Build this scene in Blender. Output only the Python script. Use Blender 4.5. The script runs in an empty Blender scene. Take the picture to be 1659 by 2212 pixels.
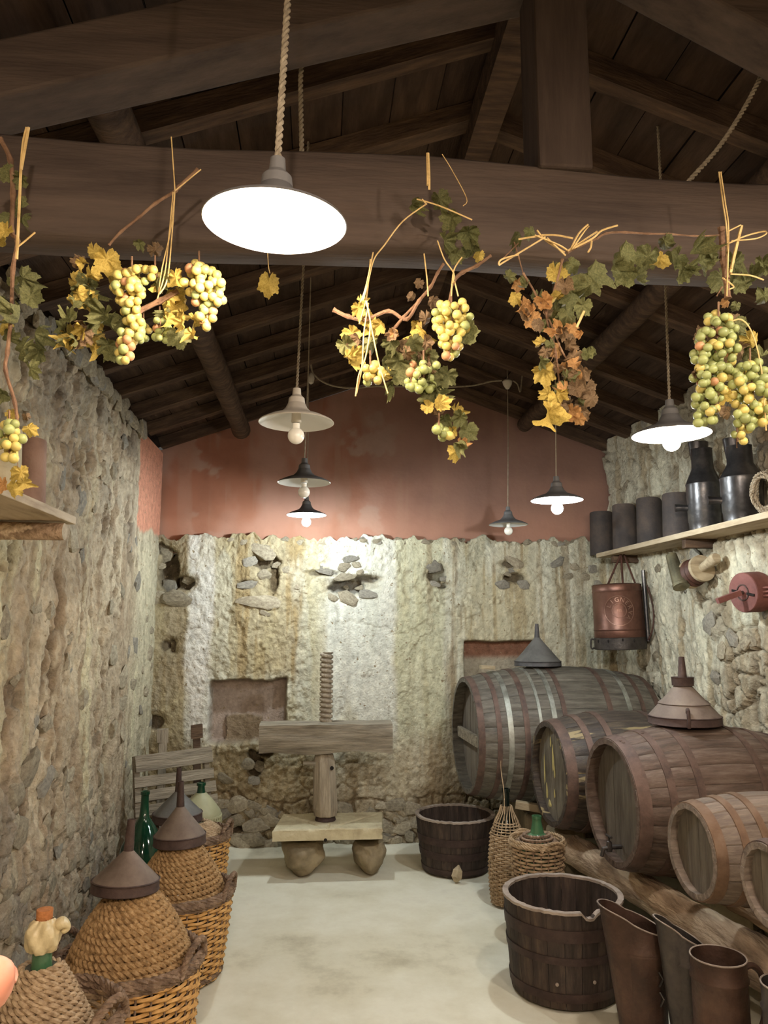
import bpy, bmesh, math, random
import numpy as np
from mathutils import Vector, Matrix, Euler
random.seed(7)
PI = math.pi
C = bpy.context.scene.collection
sc = bpy.context.scene

# ------------------------------------------------------------------ camera, world, exposure
F = 1661.0
YAW, PITCH, CAMH = math.radians(4.85), math.radians(8.2), 1.6
cam_d = bpy.data.cameras.new('camera'); cam = bpy.data.objects.new('camera', cam_d); C.objects.link(cam)
cam.location = (0, 0, CAMH); cam.rotation_euler = (PI/2+PITCH, 0, -YAW)
cam_d.sensor_fit = 'HORIZONTAL'; cam_d.sensor_width = 36; cam_d.lens = 36*F/1659
cam_d.clip_start = 0.05
sc.camera = cam
w = bpy.data.worlds.new('world'); sc.world = w; w.use_nodes = True
w.node_tree.nodes['Background'].inputs[0].default_value = (0.5, 0.45, 0.4, 1)
w.node_tree.nodes['Background'].inputs[1].default_value = 0.1
sc.view_settings.view_transform = 'Standard'; sc.view_settings.look = 'None'
sc.view_settings.gamma = 1; sc.view_settings.use_curve_mapping = False
sc.view_settings.exposure = 0.62
WARM = (1.0, 0.82, 0.66); MILD = (1.0, 0.90, 0.80); COOL = (0.86, 0.96, 1.0)
P_WARM, P_MILD, P_COOL, P_BACK = 17.0, 24.0, 30.0, 58.0     # watts of each bulb

_R = Matrix.Rotation(-YAW, 3, 'Z') @ Matrix.Rotation(PI/2+PITCH, 3, 'X')
def ray(px, py): return _R @ Vector(((px-829.5)/F, (1106-py)/F, -1.0))
def at(px, py, X=None, Y=None, Z=None):
    d = ray(px, py)
    if Y is not None: t = Y/d.y
    elif Z is not None: t = (Z-CAMH)/d.z
    else: t = X/d.x
    return Vector((0, 0, CAMH)) + d*t
def mpp(p):                     # metres per photo pixel at point p
    f = _R @ Vector((0, 0, -1))
    return (Vector(p)-Vector((0, 0, CAMH))).dot(f)/F

# ------------------------------------------------------------------ room dimensions
YB = 5.9; XL = -1.21; XR = 2.31; XRIDGE = 0.62; ZR = 3.58; SL = 0.36; YF = -2.6
LEDGE = 2.25
def zroof(x): return ZR - SL*abs(x-XRIDGE)

# ------------------------------------------------------------------ object helpers
def link(o, parent=None):
    C.objects.link(o)
    if parent is not None: o.parent = parent
    return o
def thing(name, label, cat, loc=(0, 0, 0), rot=(0, 0, 0), group=None):
    o = bpy.data.objects.new(name, None); link(o)
    o.empty_display_size = 0.05
    o.location = loc; o.rotation_euler = rot
    o['label'] = label; o['category'] = cat
    if group: o['group'] = group
    return o
def tag(o, label, cat, group=None):
    o['label'] = label; o['category'] = cat
    if group: o['group'] = group
    return o
class MB:
    def __init__(s): s.v = []; s.f = []
    def add(s, vs, fs, m=None):
        n = len(s.v)
        for p in vs:
            p = Vector(p)
            if m is not None: p = m @ p
            s.v.append(tuple(p))
        for f in fs: s.f.append(tuple(i+n for i in f))
        return s
    def box(s, c, d, m=None, j=0):
        x, y, z = c; a, b, h = d[0]/2, d[1]/2, d[2]/2
        vs = [Vector((x+sx*a+random.uniform(-j, j), y+sy*b+random.uniform(-j, j), z+sz*h+random.uniform(-j, j))) for sx in (-1, 1) for sy in (-1, 1) for sz in (-1, 1)]
        return s.add(vs, [(0, 1, 3, 2), (4, 6, 7, 5), (0, 4, 5, 1), (2, 3, 7, 6), (0, 2, 6, 4), (1, 5, 7, 3)], m)
    def lathe(s, prof, n=32, m=None, close=False, wob=None):
        vs = []; fs = []
        for (r, z) in prof:
            for k in range(n):
                a = 2*PI*k/n; rr = r*(1+(wob(a, z) if wob else 0))
                vs.append((rr*math.cos(a), rr*math.sin(a), z))
        L = len(prof)
        for i in range(L-1 if not close else L):
            for k in range(n):
                k2 = (k+1) % n; i2 = (i+1) % L
                fs.append((i*n+k, i*n+k2, i2*n+k2, i2*n+k))
        return s.add(vs, fs, m)
    def tube(s, path, r, n=8, caps=True, m=None):
        path = [Vector(p) for p in path]; N = len(path)
        rs = r if hasattr(r, '__len__') else [r]*N
        vs = []; fs = []; up = None
        for i, p in enumerate(path):
            t = (path[min(i+1, N-1)]-path[max(i-1, 0)])
            if t.length < 1e-9: t = Vector((0, 0, 1))
            t.normalize()
            if up is None:
                up = t.orthogonal().normalized()
            else:
                up = up - t*up.dot(t)
                up = up.normalized() if up.length > 1e-6 else t.orthogonal().normalized()
            b = t.cross(up)
            for k in range(n):
                a = 2*PI*k/n
                vs.append(p + (up*math.cos(a)+b*math.sin(a))*rs[i])
        for i in range(N-1):
            for k in range(n):
                k2 = (k+1) % n
                fs.append((i*n+k, i*n+k2, (i+1)*n+k2, (i+1)*n+k))
        if caps:
            fs.append(tuple(reversed(range(n)))); fs.append(tuple((N-1)*n+k for k in range(n)))
        return s.add(vs, fs, m)
    def mesh(s, name, m=None, smooth=True, angle=35):
        me = bpy.data.meshes.new(name); me.from_pydata(s.v, [], s.f)
        if m: me.materials.append(m)
        if smooth:
            me.shade_smooth()
            try: me.set_sharp_from_angle(angle=math.radians(angle))
            except Exception: pass
        me.update()
        return me
    def obj(s, name, m=None, parent=None, smooth=True, angle=35, bevel=0):
        o = bpy.data.objects.new(name, s.mesh(name, m, smooth, angle)); link(o, parent)
        if bevel:
            b = o.modifiers.new('bevel', 'BEVEL'); b.width = bevel; b.segments = 2; b.limit_method = 'ANGLE'
        return o
def inst(name, me, parent=None, loc=(0, 0, 0), rot=(0, 0, 0), scale=(1, 1, 1)):
    o = bpy.data.objects.new(name, me); link(o, parent)
    o.location = loc; o.rotation_euler = rot; o.scale = scale
    return o
def twist(mb, path, r, pitch=0.03, strands=2, n=6, steps=None):
    # rope of twisted strands along a path
    path = [Vector(p) for p in path]
    seg = [(path[i+1]-path[i]).length for i in range(len(path)-1)]; L = sum(seg)
    N = steps or max(8, min(400, int(L/pitch*8)))
    pts = []
    for i in range(N+1):
        d = L*i/N; k = 0
        while k < len(seg)-1 and d > seg[k]: d -= seg[k]; k += 1
        pts.append(path[k].lerp(path[k+1], min(1, d/max(seg[k], 1e-9))))
    up = None; fr = []
    for i, p in enumerate(pts):
        t = (pts[min(i+1, N)]-pts[max(i-1, 0)]).normalized()
        if up is None: up = t.orthogonal().normalized()
        else: up = (up-t*up.dot(t)).normalized()
        fr.append((p, up.copy(), t.cross(up)))
    for s_ in range(strands):
        q = []
        for i, (p, u, b) in enumerate(fr):
            a = 2*PI*(s_/strands + L*i/N/pitch)
            q.append(p+(u*math.cos(a)+b*math.sin(a))*r*0.5)
        mb.tube(q, r*0.58, n)
    return mb
def catmull(P, n=8):
    P = [Vector(p) for p in P]; out = []
    for i in range(len(P)-1):
        p0 = P[max(i-1, 0)]; p1 = P[i]; p2 = P[i+1]; p3 = P[min(i+2, len(P)-1)]
        for k in range(n):
            t = k/n
            out.append(0.5*((2*p1)+(p2-p0)*t+(2*p0-5*p1+4*p2-p3)*t*t+(3*p1-p0-3*p2+p3)*t**3))
    out.append(P[-1]); return out

# ------------------------------------------------------------------ numpy noise
def _h(ix, iy, seed):
    a = (ix.astype(np.int64)*374761393 + iy.astype(np.int64)*668265263 + seed*974634777) & 0xffffffff
    a = ((a ^ (a >> 13))*1274126177) & 0xffffffff
    return ((a ^ (a >> 16)) & 0xffffff)/float(0xffffff)
def vn(u, v, seed=0):
    iu = np.floor(u); iv = np.floor(v); fu = u-iu; fv = v-iv
    fu = fu*fu*(3-2*fu); fv = fv*fv*(3-2*fv)
    a = _h(iu, iv, seed); b = _h(iu+1, iv, seed); c = _h(iu, iv+1, seed); d = _h(iu+1, iv+1, seed)
    return (a*(1-fu)+b*fu)*(1-fv)+(c*(1-fu)+d*fu)*fv
def fbm(u, v, seed=0, o=5, g=0.5):
    s = 0; a = 1; t = 0
    for k in range(o):
        s = s+a*vn(u*2**k+k*17.3, v*2**k+k*7.7, seed+k); t += a; a *= g
    return s/t
def voro(u, v, seed=0):
    iu = np.floor(u); iv = np.floor(v)
    f1 = np.full(u.shape, 9.0); f2 = np.full(u.shape, 9.0); cid = np.zeros(u.shape)
    for dx in (-1, 0, 1):
        for dy in (-1, 0, 1):
            x = iu+dx; y = iv+dy
            d = np.hypot(x+0.15+0.7*_h(x, y, seed)-u, y+0.15+0.7*_h(x, y, seed+5)-v)
            m = d < f1
            f2 = np.where(m, f1, np.minimum(f2, d)); cid = np.where(m, _h(x, y, seed+9), cid); f1 = np.where(m, d, f1)
    return f1, f2, cid
def sstep(a, b, x):
    t = np.clip((x-a)/(b-a), 0, 1); return t*t*(3-2*t)
def S(r, g, b):
    f = lambda c: (c/255/12.92) if c/255 <= 0.04045 else ((c/255+0.055)/1.055)**2.4
    return (f(r), f(g), f(b))

# ------------------------------------------------------------------ materials
def ramp(nt, cols):
    r = nt.nodes.new('ShaderNodeValToRGB'); e = r.color_ramp.elements
    n = len(cols)
    e[0].position = 0.25; e[1].position = 0.75
    while len(e) < n: e.new(0.5)
    for i in range(n):
        e[i].position = 0.28+0.44*i/max(1, n-1); e[i].color = (*cols[i], 1)
    return r
def mat(name, cols, scale=(1, 1, 1), ns=8, rough=0.8, bump=0.3, bscale=60, metal=0, attr=None, rnd=0.0, dist=0.01, emit=None, trans=0, spec=0.35, sss=0):
    m = bpy.data.materials.new(name); m.use_nodes = True; nt = m.node_tree; N = nt.nodes; L = nt.links
    b = N['Principled BSDF']
    b.inputs['Roughness'].default_value = rough; b.inputs['Metallic'].default_value = metal
    b.inputs['Specular IOR Level'].default_value = spec
    tc = N.new('ShaderNodeTexCoord'); oi = N.new('ShaderNodeObjectInfo')
    mul = N.new('ShaderNodeVectorMath'); mul.operation = 'SCALE'; mul.inputs['Scale'].default_value = 37.0
    cmb = N.new('ShaderNodeCombineXYZ')
    for i in range(3): L.new(oi.outputs['Random'], cmb.inputs[i])
    L.new(cmb.outputs[0], mul.inputs[0])
    add = N.new('ShaderNodeVectorMath'); add.operation = 'ADD'
    mp = N.new('ShaderNodeMapping'); mp.inputs['Scale'].default_value = scale
    L.new(tc.outputs['Object'], mp.inputs[0]); L.new(mp.outputs[0], add.inputs[0]); L.new(mul.outputs[0], add.inputs[1])
    n1 = N.new('ShaderNodeTexNoise'); n1.inputs['Scale'].default_value = ns; n1.inputs['Detail'].default_value = 8; n1.inputs['Roughness'].default_value = 0.65
    L.new(add.outputs[0], n1.inputs['Vector'])
    r = ramp(nt, cols); L.new(n1.outputs['Fac'], r.inputs[0])
    col = r.outputs[0]
    if attr:
        at_ = N.new('ShaderNodeAttribute'); at_.attribute_name = attr
        mx = N.new('ShaderNodeMix'); mx.data_type = 'RGBA'; mx.blend_type = 'MULTIPLY'; mx.inputs[0].default_value = 1
        L.new(at_.outputs['Color'], mx.inputs[6]); L.new(col, mx.inputs[7]); col = mx.outputs[2]
    if rnd:
        hs = N.new('ShaderNodeHueSaturation'); mr = N.new('ShaderNodeMapRange')
        mr.inputs[3].default_value = 1-rnd; mr.inputs[4].default_value = 1+rnd
        L.new(oi.outputs['Random'], mr.inputs[0]); L.new(mr.outputs[0], hs.inputs['Value']); L.new(col, hs.inputs['Color']); col = hs.outputs[0]
    L.new(col, b.inputs['Base Color'])
    if bump:
        n2 = N.new('ShaderNodeTexNoise'); n2.inputs['Scale'].default_value = bscale; n2.inputs['Detail'].default_value = 6
        L.new(add.outputs[0], n2.inputs['Vector'])
        bp = N.new('ShaderNodeBump'); bp.inputs['Strength'].default_value = bump; bp.inputs['Distance'].default_value = dist
        L.new(n2.outputs['Fac'], bp.inputs['Height']); L.new(bp.outputs[0], b.inputs['Normal'])
    if emit: 
        b.inputs['Emission Color'].default_value = (*emit[0], 1); b.inputs['Emission Strength'].default_value = emit[1]
    if trans: b.inputs['Transmission Weight'].default_value = trans
    if sss:
        b.inputs['Subsurface Weight'].default_value = sss; b.inputs['Subsurface Radius'].default_value = (0.01, 0.008, 0.004)
    return m
M = {}
M['wall'] = mat('wall_plaster', [(0.60, 0.57, 0.52), (0.92, 0.91, 0.89), (1.06, 1.05, 1.03), (1.2, 1.18, 1.14)], ns=34, rough=0.95, bump=0.8, bscale=70, attr='col', spec=0.1, dist=0.012)
M['stone'] = mat('field_stone', [S(118, 108, 92), S(158, 147, 126), S(186, 176, 152)], ns=9, rough=0.9, bump=0.6, bscale=60, rnd=0.22, spec=0.15)
M['stone_grey'] = mat('grey_stone', [S(112, 106, 98), S(142, 136, 124), S(164, 158, 142)], ns=9, rough=0.9, bump=0.5, bscale=60, rnd=0.2, spec=0.15)
M['pink'] = mat('pink_plaster', [(0.85, 0.84, 0.84), (1.0, 1.0, 1.0), (1.06, 1.06, 1.06)], ns=3, rough=0.85, bump=0.15, bscale=40, attr='col', spec=0.15)
M['floor'] = mat('floor_cement', [S(184, 176, 150), S(220, 214, 190), S(234, 230, 210), S(216, 210, 190)], ns=1.6, rough=0.75, bump=0.25, bscale=14, spec=0.25, dist=0.01)
M['roof'] = mat('roof_board', [S(46, 36, 30), S(66, 52, 42), S(84, 66, 54)], scale=(6, 1, 6), ns=3, rough=0.85, bump=0.4, bscale=20, rnd=0.2, spec=0.1)
M['rafter'] = mat('rafter_wood', [S(52, 41, 34), S(78, 62, 50), S(104, 84, 66)], scale=(1, 6, 6), ns=4, rough=0.85, bump=0.5, bscale=20, rnd=0.2, spec=0.1)
M['beam'] = mat('beam_wood', [S(66, 56, 50), S(84, 72, 64), S(98, 84, 74)], scale=(0.6, 6, 6), ns=3, rough=0.8, bump=0.3, bscale=20, spec=0.15)
M['post'] = mat('post_wood', [S(56, 47, 42), S(72, 61, 54), S(86, 74, 66)], scale=(6, 6, 0.6), ns=3, rough=0.85, bump=0.3, bscale=20, spec=0.1)
M['log'] = mat('log_bark', [S(104, 84, 66), S(170, 144, 118), S(204, 180, 152)], scale=(4, 0.8, 4), ns=4, rough=0.85, bump=0.9, bscale=14, dist=0.02, spec=0.2)
M['log'].name = 'log_bark'
M['oldwood'] = mat('weathered_wood', [S(84, 77, 66), S(134, 124, 108), S(166, 156, 138)], scale=(0.7, 8, 8), ns=4, rough=0.85, bump=0.8, bscale=14, dist=0.01, spec=0.15)
M['oldwoodz'] = mat('weathered_wood_upright', [S(110, 99, 86), S(156, 144, 126), S(184, 172, 152)], scale=(8, 8, 0.8), ns=4, rough=0.85, bump=0.6, bscale=14, dist=0.01, spec=0.15)
def barrelwood(n, a, b, c): return mat(n, [S(*a), S(*b), S(*c)], scale=(0.8, 6, 6), ns=7, rough=0.6, bump=0.6, bscale=22, rnd=0.12, dist=0.004, spec=0.35)
M['b1'] = barrelwood('stave_grey', (58, 53, 47), (92, 86, 76), (118, 112, 100))
M['b2'] = barrelwood('stave_dark', (36, 29, 26), (62, 53, 46), (98, 86, 68))
M['b3'] = barrelwood('stave_brown', (58, 46, 39), (90, 73, 62), (116, 101, 89))
M['b4'] = barrelwood('stave_pale', (82, 71, 63), (118, 104, 92), (144, 130, 117))
M['head'] = mat('barrel_head_wood', [S(76, 68, 60), S(104, 96, 85), S(124, 115, 103)], scale=(6, 6, 0.8), ns=4, rough=0.75, bump=0.5, bscale=16, rnd=0.1, spec=0.25)
M['headp'] = mat('stained_head_wood', [S(66, 58, 48), S(108, 100, 87), S(144, 136, 120)], scale=(4, 4, 1.2), ns=4, rough=0.6, bump=0.4, bscale=16, rnd=0.1, spec=0.35)
def flake(m, c, sc_, th):
    nt = m.node_tree; b = nt.nodes['Principled BSDF']; src = b.inputs['Base Color'].links[0].from_socket
    n = nt.nodes.new('ShaderNodeTexNoise'); n.inputs['Scale'].default_value = sc_; n.inputs['Detail'].default_value = 6
    n1 = [x for x in nt.nodes if x.type == 'TEX_NOISE'][0]; nt.links.new(n1.inputs['Vector'].links[0].from_socket, n.inputs['Vector'])
    r = nt.nodes.new('ShaderNodeValToRGB'); r.color_ramp.elements[0].position = th; r.color_ramp.elements[1].position = th+.03
    nt.links.new(n.outputs['Fac'], r.inputs[0]); mx = nt.nodes.new('ShaderNodeMix'); mx.data_type = 'RGBA'
    nt.links.new(r.outputs[0], mx.inputs[0]); nt.links.new(src, mx.inputs[6]); mx.inputs[7].default_value = (*c, 1); nt.links.new(mx.outputs[2], b.inputs['Base Color'])
flake(M['wall'], S(140, 124, 98), 38, .665)
flake(M['b2'], S(142, 126, 92), 2.2, .60)
flake(M['log'], S(214, 190, 160), 2.4, .56)
M['hoop'] = mat('rusty_hoop', [S(60, 47, 42), S(90, 71, 62), S(110, 89, 78)], ns=14, rough=0.65, bump=0.4, bscale=90, metal=0.25, rnd=0.1, dist=0.003)
M['hoopg'] = mat('galvanised_hoop', [S(90, 84, 76), S(140, 140, 130), S(176, 176, 164)], ns=12, rough=0.5, bump=0.3, bscale=80, metal=0.5, dist=0.003)
M['hoopo'] = mat('orange_rust_hoop', [S(88, 66, 52), S(114, 90, 70), S(128, 106, 88)], ns=14, rough=0.7, bump=0.4, bscale=90, metal=0.15, dist=0.003)
M['tub'] = mat('tub_stave', [S(32, 25, 21), S(54, 43, 36), S(80, 65, 54)], scale=(6, 6, 0.9), ns=5, rough=0.7, bump=0.6, bscale=16, rnd=0.2, dist=0.004, spec=0.3)
M['tubhoop'] = mat('tub_hoop', [S(44, 32, 28), S(60, 45, 40), S(74, 58, 51)], ns=14, rough=0.6, bump=0.3, bscale=80, metal=0.3, dist=0.003)
M['tubrim'] = mat('worn_rim', [S(108, 94, 84), S(146, 132, 120), S(168, 154, 142)], ns=12, rough=0.8, bump=0.4, bscale=60)
M['funnel'] = mat('dull_tin', [S(92, 80, 72), S(118, 104, 94), S(136, 122, 110)], ns=7, rough=0.7, bump=0.1, bscale=60, metal=0.25, spec=0.2)
M['funnelg'] = mat('grey_tin', [S(78, 76, 74), S(104, 102, 98), S(116, 114, 110)], ns=7, rough=0.6, bump=0.1, bscale=60, metal=0.3, spec=0.2)
M['band'] = mat('dark_rust_band', [S(54, 42, 38), S(74, 58, 53), S(90, 74, 68)], ns=14, rough=0.7, bump=0.2, bscale=90, metal=0.3)
M['bandg'] = mat('dark_grey_band', [S(52, 50, 52), S(72, 70, 70), S(84, 80, 80)], ns=14, rough=0.6, bump=0.2, bscale=90, metal=0.3)
M['straw'] = mat('straw_rope', [S(112, 88, 60), S(164, 132, 92), S(192, 162, 120)], ns=40, rough=0.8, bump=0.7, bscale=160, dist=0.004, spec=0.2)
M['strawp'] = mat('pale_reed', [S(124, 102, 78), S(174, 150, 120), S(200, 178, 148)], ns=40, rough=0.8, bump=0.6, bscale=160, dist=0.004, spec=0.2)
M['wicker'] = mat('honey_wicker', [S(146, 104, 52), S(196, 150, 86), S(216, 174, 110)], ns=20, rough=0.55, bump=0.3, bscale=120, spec=0.35)
M['wickerb'] = mat('brown_wicker', [S(104, 84, 62), S(156, 132, 102), S(184, 160, 130)], ns=30, rough=0.7, bump=0.4, bscale=120, spec=0.25)
M['rimw'] = mat('dark_willow', [S(70, 54, 44), S(122, 100, 82), S(160, 136, 114)], ns=30, rough=0.75, bump=0.5, bscale=120, spec=0.25)
M['glass'] = mat('green_glass', [S(10, 40, 26), S(18, 66, 44)], ns=3, rough=0.08, bump=0, spec=0.6)
M['glassd'] = mat('dark_glass', [S(8, 16, 14), S(14, 30, 26)], ns=3, rough=0.1, bump=0, spec=0.6)
M['glassg'] = mat('pale_green_glass', [S(46, 84, 54), S(78, 118, 84)], ns=3, rough=0.12, bump=0, spec=0.6)
M['plast'] = mat('pale_plastic', [S(150, 148, 116), S(184, 182, 148)], ns=4, rough=0.5, bump=0)
M['cork'] = mat('cork', [S(150, 92, 52), S(196, 130, 80)], ns=40, rough=0.9, bump=0.4, bscale=100)
M['film'] = mat('plastic_film', [S(190, 172, 130), S(224, 208, 166)], ns=10, rough=0.3, bump=0.5, bscale=30, spec=0.6)
M['slab'] = mat('stone_slab', [S(164, 148, 120), S(196, 184, 152), S(210, 200, 170)], ns=7, rough=0.85, bump=0.5, bscale=40, spec=0.2)
M['boulder'] = mat('boulder', [S(100, 88, 70), S(138, 124, 100), S(164, 148, 118)], ns=6, rough=0.85, bump=0.5, bscale=30, spec=0.2)
M['copper'] = mat('dull_copper', [S(70, 48, 40), S(104, 72, 60), S(124, 92, 78)], ns=5, rough=0.42, bump=0.1, bscale=30, metal=0.6)
M['copperl'] = mat('worn_copper', [S(124, 92, 78), S(150, 118, 102)], ns=5, rough=0.35, bump=0, metal=0.5)
M['iron'] = mat('dark_iron', [S(40, 36, 34), S(66, 60, 56), S(82, 74, 68)], ns=12, rough=0.5, bump=0.2, bscale=60, metal=0.5)
M['tinjug'] = mat('dark_tin', [S(48, 46, 46), S(76, 74, 74), S(110, 104, 98)], ns=7, rough=0.32, bump=0.15, bscale=30, metal=0.7)
M['tilec'] = mat('sooty_tile', [S(46, 42, 42), S(66, 58, 54), S(90, 76, 66)], ns=6, rough=0.75, bump=0.3, bscale=40, rnd=0.15)
M['rustjug'] = mat('rust_brown_tin', [S(40, 27, 21), S(64, 45, 35), S(84, 62, 50)], ns=8, rough=0.55, bump=0.3, bscale=50, metal=0.3)
M['brass'] = mat('aged_brass', [S(66, 64, 52), S(112, 106, 84), S(140, 130, 100)], ns=8, rough=0.4, bump=0.15, bscale=40, metal=0.6)
M['leather'] = mat('dark_leather', [S(50, 30, 22), S(84, 52, 40)], ns=12, rough=0.6, bump=0.4, bscale=40)
M['palewood'] = mat('pale_wood', [S(128, 112, 88), S(164, 148, 120), S(184, 168, 140)], scale=(1, 6, 6), ns=5, rough=0.7, bump=0.3, bscale=30)
M['redpaint'] = mat('faded_red_paint', [S(84, 50, 46), S(116, 72, 66), S(134, 90, 82)], ns=7, rough=0.7, bump=0.3, bscale=40)
M['shelf'] = mat('shelf_board', [S(140, 120, 94), S(178, 160, 132), S(196, 180, 154)], scale=(6, 0.8, 6), ns=4, rough=0.7, bump=0.3, bscale=20)
M['terra'] = mat('terracotta', [S(120, 92, 78), S(150, 118, 100), S(164, 134, 116)], ns=6, rough=0.85, bump=0.3, bscale=40)
M['cord'] = mat('twisted_cord', [S(120, 108, 90), S(170, 158, 136)], ns=60, rough=0.9, bump=0)
M['raffia'] = mat('raffia', [S(150, 120, 70), S(204, 172, 112), S(220, 192, 136)], ns=30, rough=0.7, bump=0.2)
M['cane'] = mat('vine_cane', [S(78, 56, 42), S(122, 92, 68), S(148, 118, 90)], ns=24, rough=0.8, bump=0.5, bscale=90)
M['enamelw'] = mat('white_enamel', [(0.72, 0.72, 0.70), (0.8, 0.8, 0.78)], ns=3, rough=0.25, bump=0, spec=0.5)
M['enamelg'] = mat('grey_enamel', [S(86, 84, 84), S(120, 118, 116)], ns=3, rough=0.4, bump=0, spec=0.5)
M['ceram'] = mat('ceramic', [S(190, 182, 168), S(214, 206, 192)], ns=3, rough=0.4, bump=0)
M['bulboff'] = mat('opal_bulb', [S(226, 222, 210), S(236, 232, 222)], ns=3, rough=0.15, bump=0, spec=0.6)
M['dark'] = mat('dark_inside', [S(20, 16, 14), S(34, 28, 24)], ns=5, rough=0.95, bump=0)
M['skin'] = mat('skin', [S(196, 128, 104), S(216, 150, 124)], ns=10, rough=0.5, bump=0.2, bscale=200, dist=0.001, sss=0.2)
M['nail'] = mat('nail', [S(220, 170, 150), S(232, 188, 170)], ns=4, rough=0.3, bump=0)
def leafmat(n, a, b, c):
    m = mat(n, [S(*a), S(*b), S(*c)], ns=22, rough=0.6, bump=0.5, bscale=50, rnd=0.18, dist=0.004, spec=0.25)
    bs = m.node_tree.nodes['Principled BSDF']
    src = bs.inputs['Base Color'].links[0].from_socket
    tr = m.node_tree.nodes.new('ShaderNodeBsdfTranslucent'); mx = m.node_tree.nodes.new('ShaderNodeMixShader'); mx.inputs[0].default_value = 0.3
    m.node_tree.links.new(src, tr.inputs[0]); m.node_tree.links.new(bs.outputs[0], mx.inputs[1]); m.node_tree.links.new(tr.outputs[0], mx.inputs[2])
    m.node_tree.links.new(mx.outputs[0], m.node_tree.nodes['Material Output'].inputs[0]); return m
M['ly'] = leafmat('yellow_leaf', (140, 118, 52), (190, 164, 82), (206, 182, 104))
M['lg'] = leafmat('olive_leaf', (70, 72, 42), (104, 104, 64), (132, 128, 84))
M['lb'] = leafmat('brown_leaf', (84, 66, 46), (126, 102, 74), (156, 130, 98))
M['lo'] = leafmat('orange_leaf', (140, 96, 56), (178, 134, 84), (196, 158, 104))
M['gy'] = mat('yellow_grape', [S(186, 168, 88), S(204, 188, 116)], ns=30, rough=0.4, bump=0, rnd=0.12, sss=0.3, spec=0.4)
M['gg'] = mat('green_grape', [S(134, 142, 84), S(166, 172, 112)], ns=30, rough=0.4, bump=0, rnd=0.15, sss=0.3, spec=0.4)
M['gr'] = mat('reddish_grape', [S(160, 112, 80), S(190, 144, 100)], ns=30, rough=0.5, bump=0.1, rnd=0.15, sss=0.2, spec=0.4)
def bulbmat(name, col, watt, r):
    m = bpy.data.materials.new(name); m.use_nodes = True
    b = m.node_tree.nodes['Principled BSDF']
    b.inputs['Base Color'].default_value = (0.9, 0.9, 0.88, 1)
    b.inputs['Emission Color'].default_value = (*col, 1)
    b.inputs['Emission Strength'].default_value = watt/(PI*4*PI*r*r)
    return m
# ------------------------------------------------------------------ pendant lamps
def lamp(pos, label, dia=0.27, lit=None, watt=0, cordtop=None, metal='enamelg', drop=0.045, tilt=(0, 0), bulb_r=0.03, cordr=0.005, group=None, plain=False):
    # pos = centre of the shade rim plane
    t = thing('pendant_lamp', label, 'lamp', pos, (tilt[0], tilt[1], 0), group)
    R_ = dia/2
    mb = MB()
    out = [(0.022, 0.075), (0.030, 0.070), (0.040, 0.050), (R_*0.42, 0.034), (R_*0.75, 0.018), (R_*0.97, 0.003), (R_, -0.002)]
    mb.lathe(out+[(R_*0.985, -0.003)], 48)
    mb.obj('shade', M[metal], t)
    mb = MB(); inn = [(R_*0.985, -0.003), (R_*0.95, 0.001), (R_*0.75, 0.014), (R_*0.42, 0.029), (0.034, 0.044), (0.018, 0.05), (0.0005, 0.05)]
    mb.lathe(inn, 48); mb.obj('shade_lining', M['enamelw'], t)
    mb = MB(); mb.lathe([(0.0005, 0.125), (0.014, 0.124), (0.016, 0.10), (0.028, 0.088), (0.031, 0.066), (0.027, 0.064)], 24); mb.obj('socket_cap', M['ceram'] if metal == 'ceram2' else M[metal], t)
    mb = MB(); mb.lathe([(0.016, 0.052), (0.017, 0.02), (0.018, 0.02-drop*0.4), (0.015, 0.018-drop*0.4), (0.0005, 0.018-drop*0.4)], 20); mb.obj('bulb_holder', M['ceram'], t)
    m = bulbmat('lit_bulb', lit, watt, bulb_r) if lit else M['bulboff']
    mb = MB(); zc = -drop; prof = []
    for k in range(0, 13):
        a = -PI/2+PI*k/12*0.86
        prof.append((max(0.0005, bulb_r*math.cos(a)), zc+bulb_r*math.sin(a)))
    prof.append((0.013, zc+bulb_r*1.15)); prof.append((0.013, zc+bulb_r*1.5))
    mb.lathe(prof, 24); mb.obj('bulb', m, t)
    top = Vector(cordtop)-Vector(pos) if cordtop else Vector((0, 0, 1))
    Ri = Euler((tilt[0], tilt[1], 0)).to_matrix().inverted(); top = Ri @ top
    mb = MB()
    pth = [(0, 0, 0.12), tuple(Vector((0, 0, 0.12)).lerp(top, 0.5)+Vector((0.004, 0, 0))), tuple(top)]
    if plain: mb.tube(pth, cordr*0.6, 6)
    else: twist(mb, pth, cordr, 0.028)
    mb.obj('cord', M['cord'], t)
    return t
ZC = 2.42
def lpos(px, py, d):
    r = ray(px, py); return Vector((0, 0, CAMH))+r*d
def lamp_at(px, py, wpx, label, **k):
    d = 0.27*F/wpx; p = lpos(px, py, d)
    ct = k.pop('ct', None)
    if ct:
        top = at(*ct, Y=p.y); k_ = (zroof(p.x)+0.075-p.z)/(top.z-p.z); top = p+(top-p)*k_
    else: top = Vector((p.x, p.y, zroof(p.x)+0.075))
    return lamp(p, label, cordtop=top, **k)
lamp_at(594, 480, 312, 'large lit enamel pendant lamp glowing above the left grape bunches, nearest the camera', lit=WARM, watt=P_WARM, ct=(622, -60), drop=0.004, tilt=(math.radians(3), math.radians(1.5)), cordr=0.007)
lamp_at(640, 912, 163, 'unlit pendant lamp with a wide pale enamel shade, highest of the unlit ones', ct=(655, 560), metal='ceram', drop=0.05)
lamp_at(657, 1042, 115, 'unlit pendant lamp with a grey shade below the wider unlit lamp', ct=(668, 700), drop=0.05, plain=True)
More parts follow.
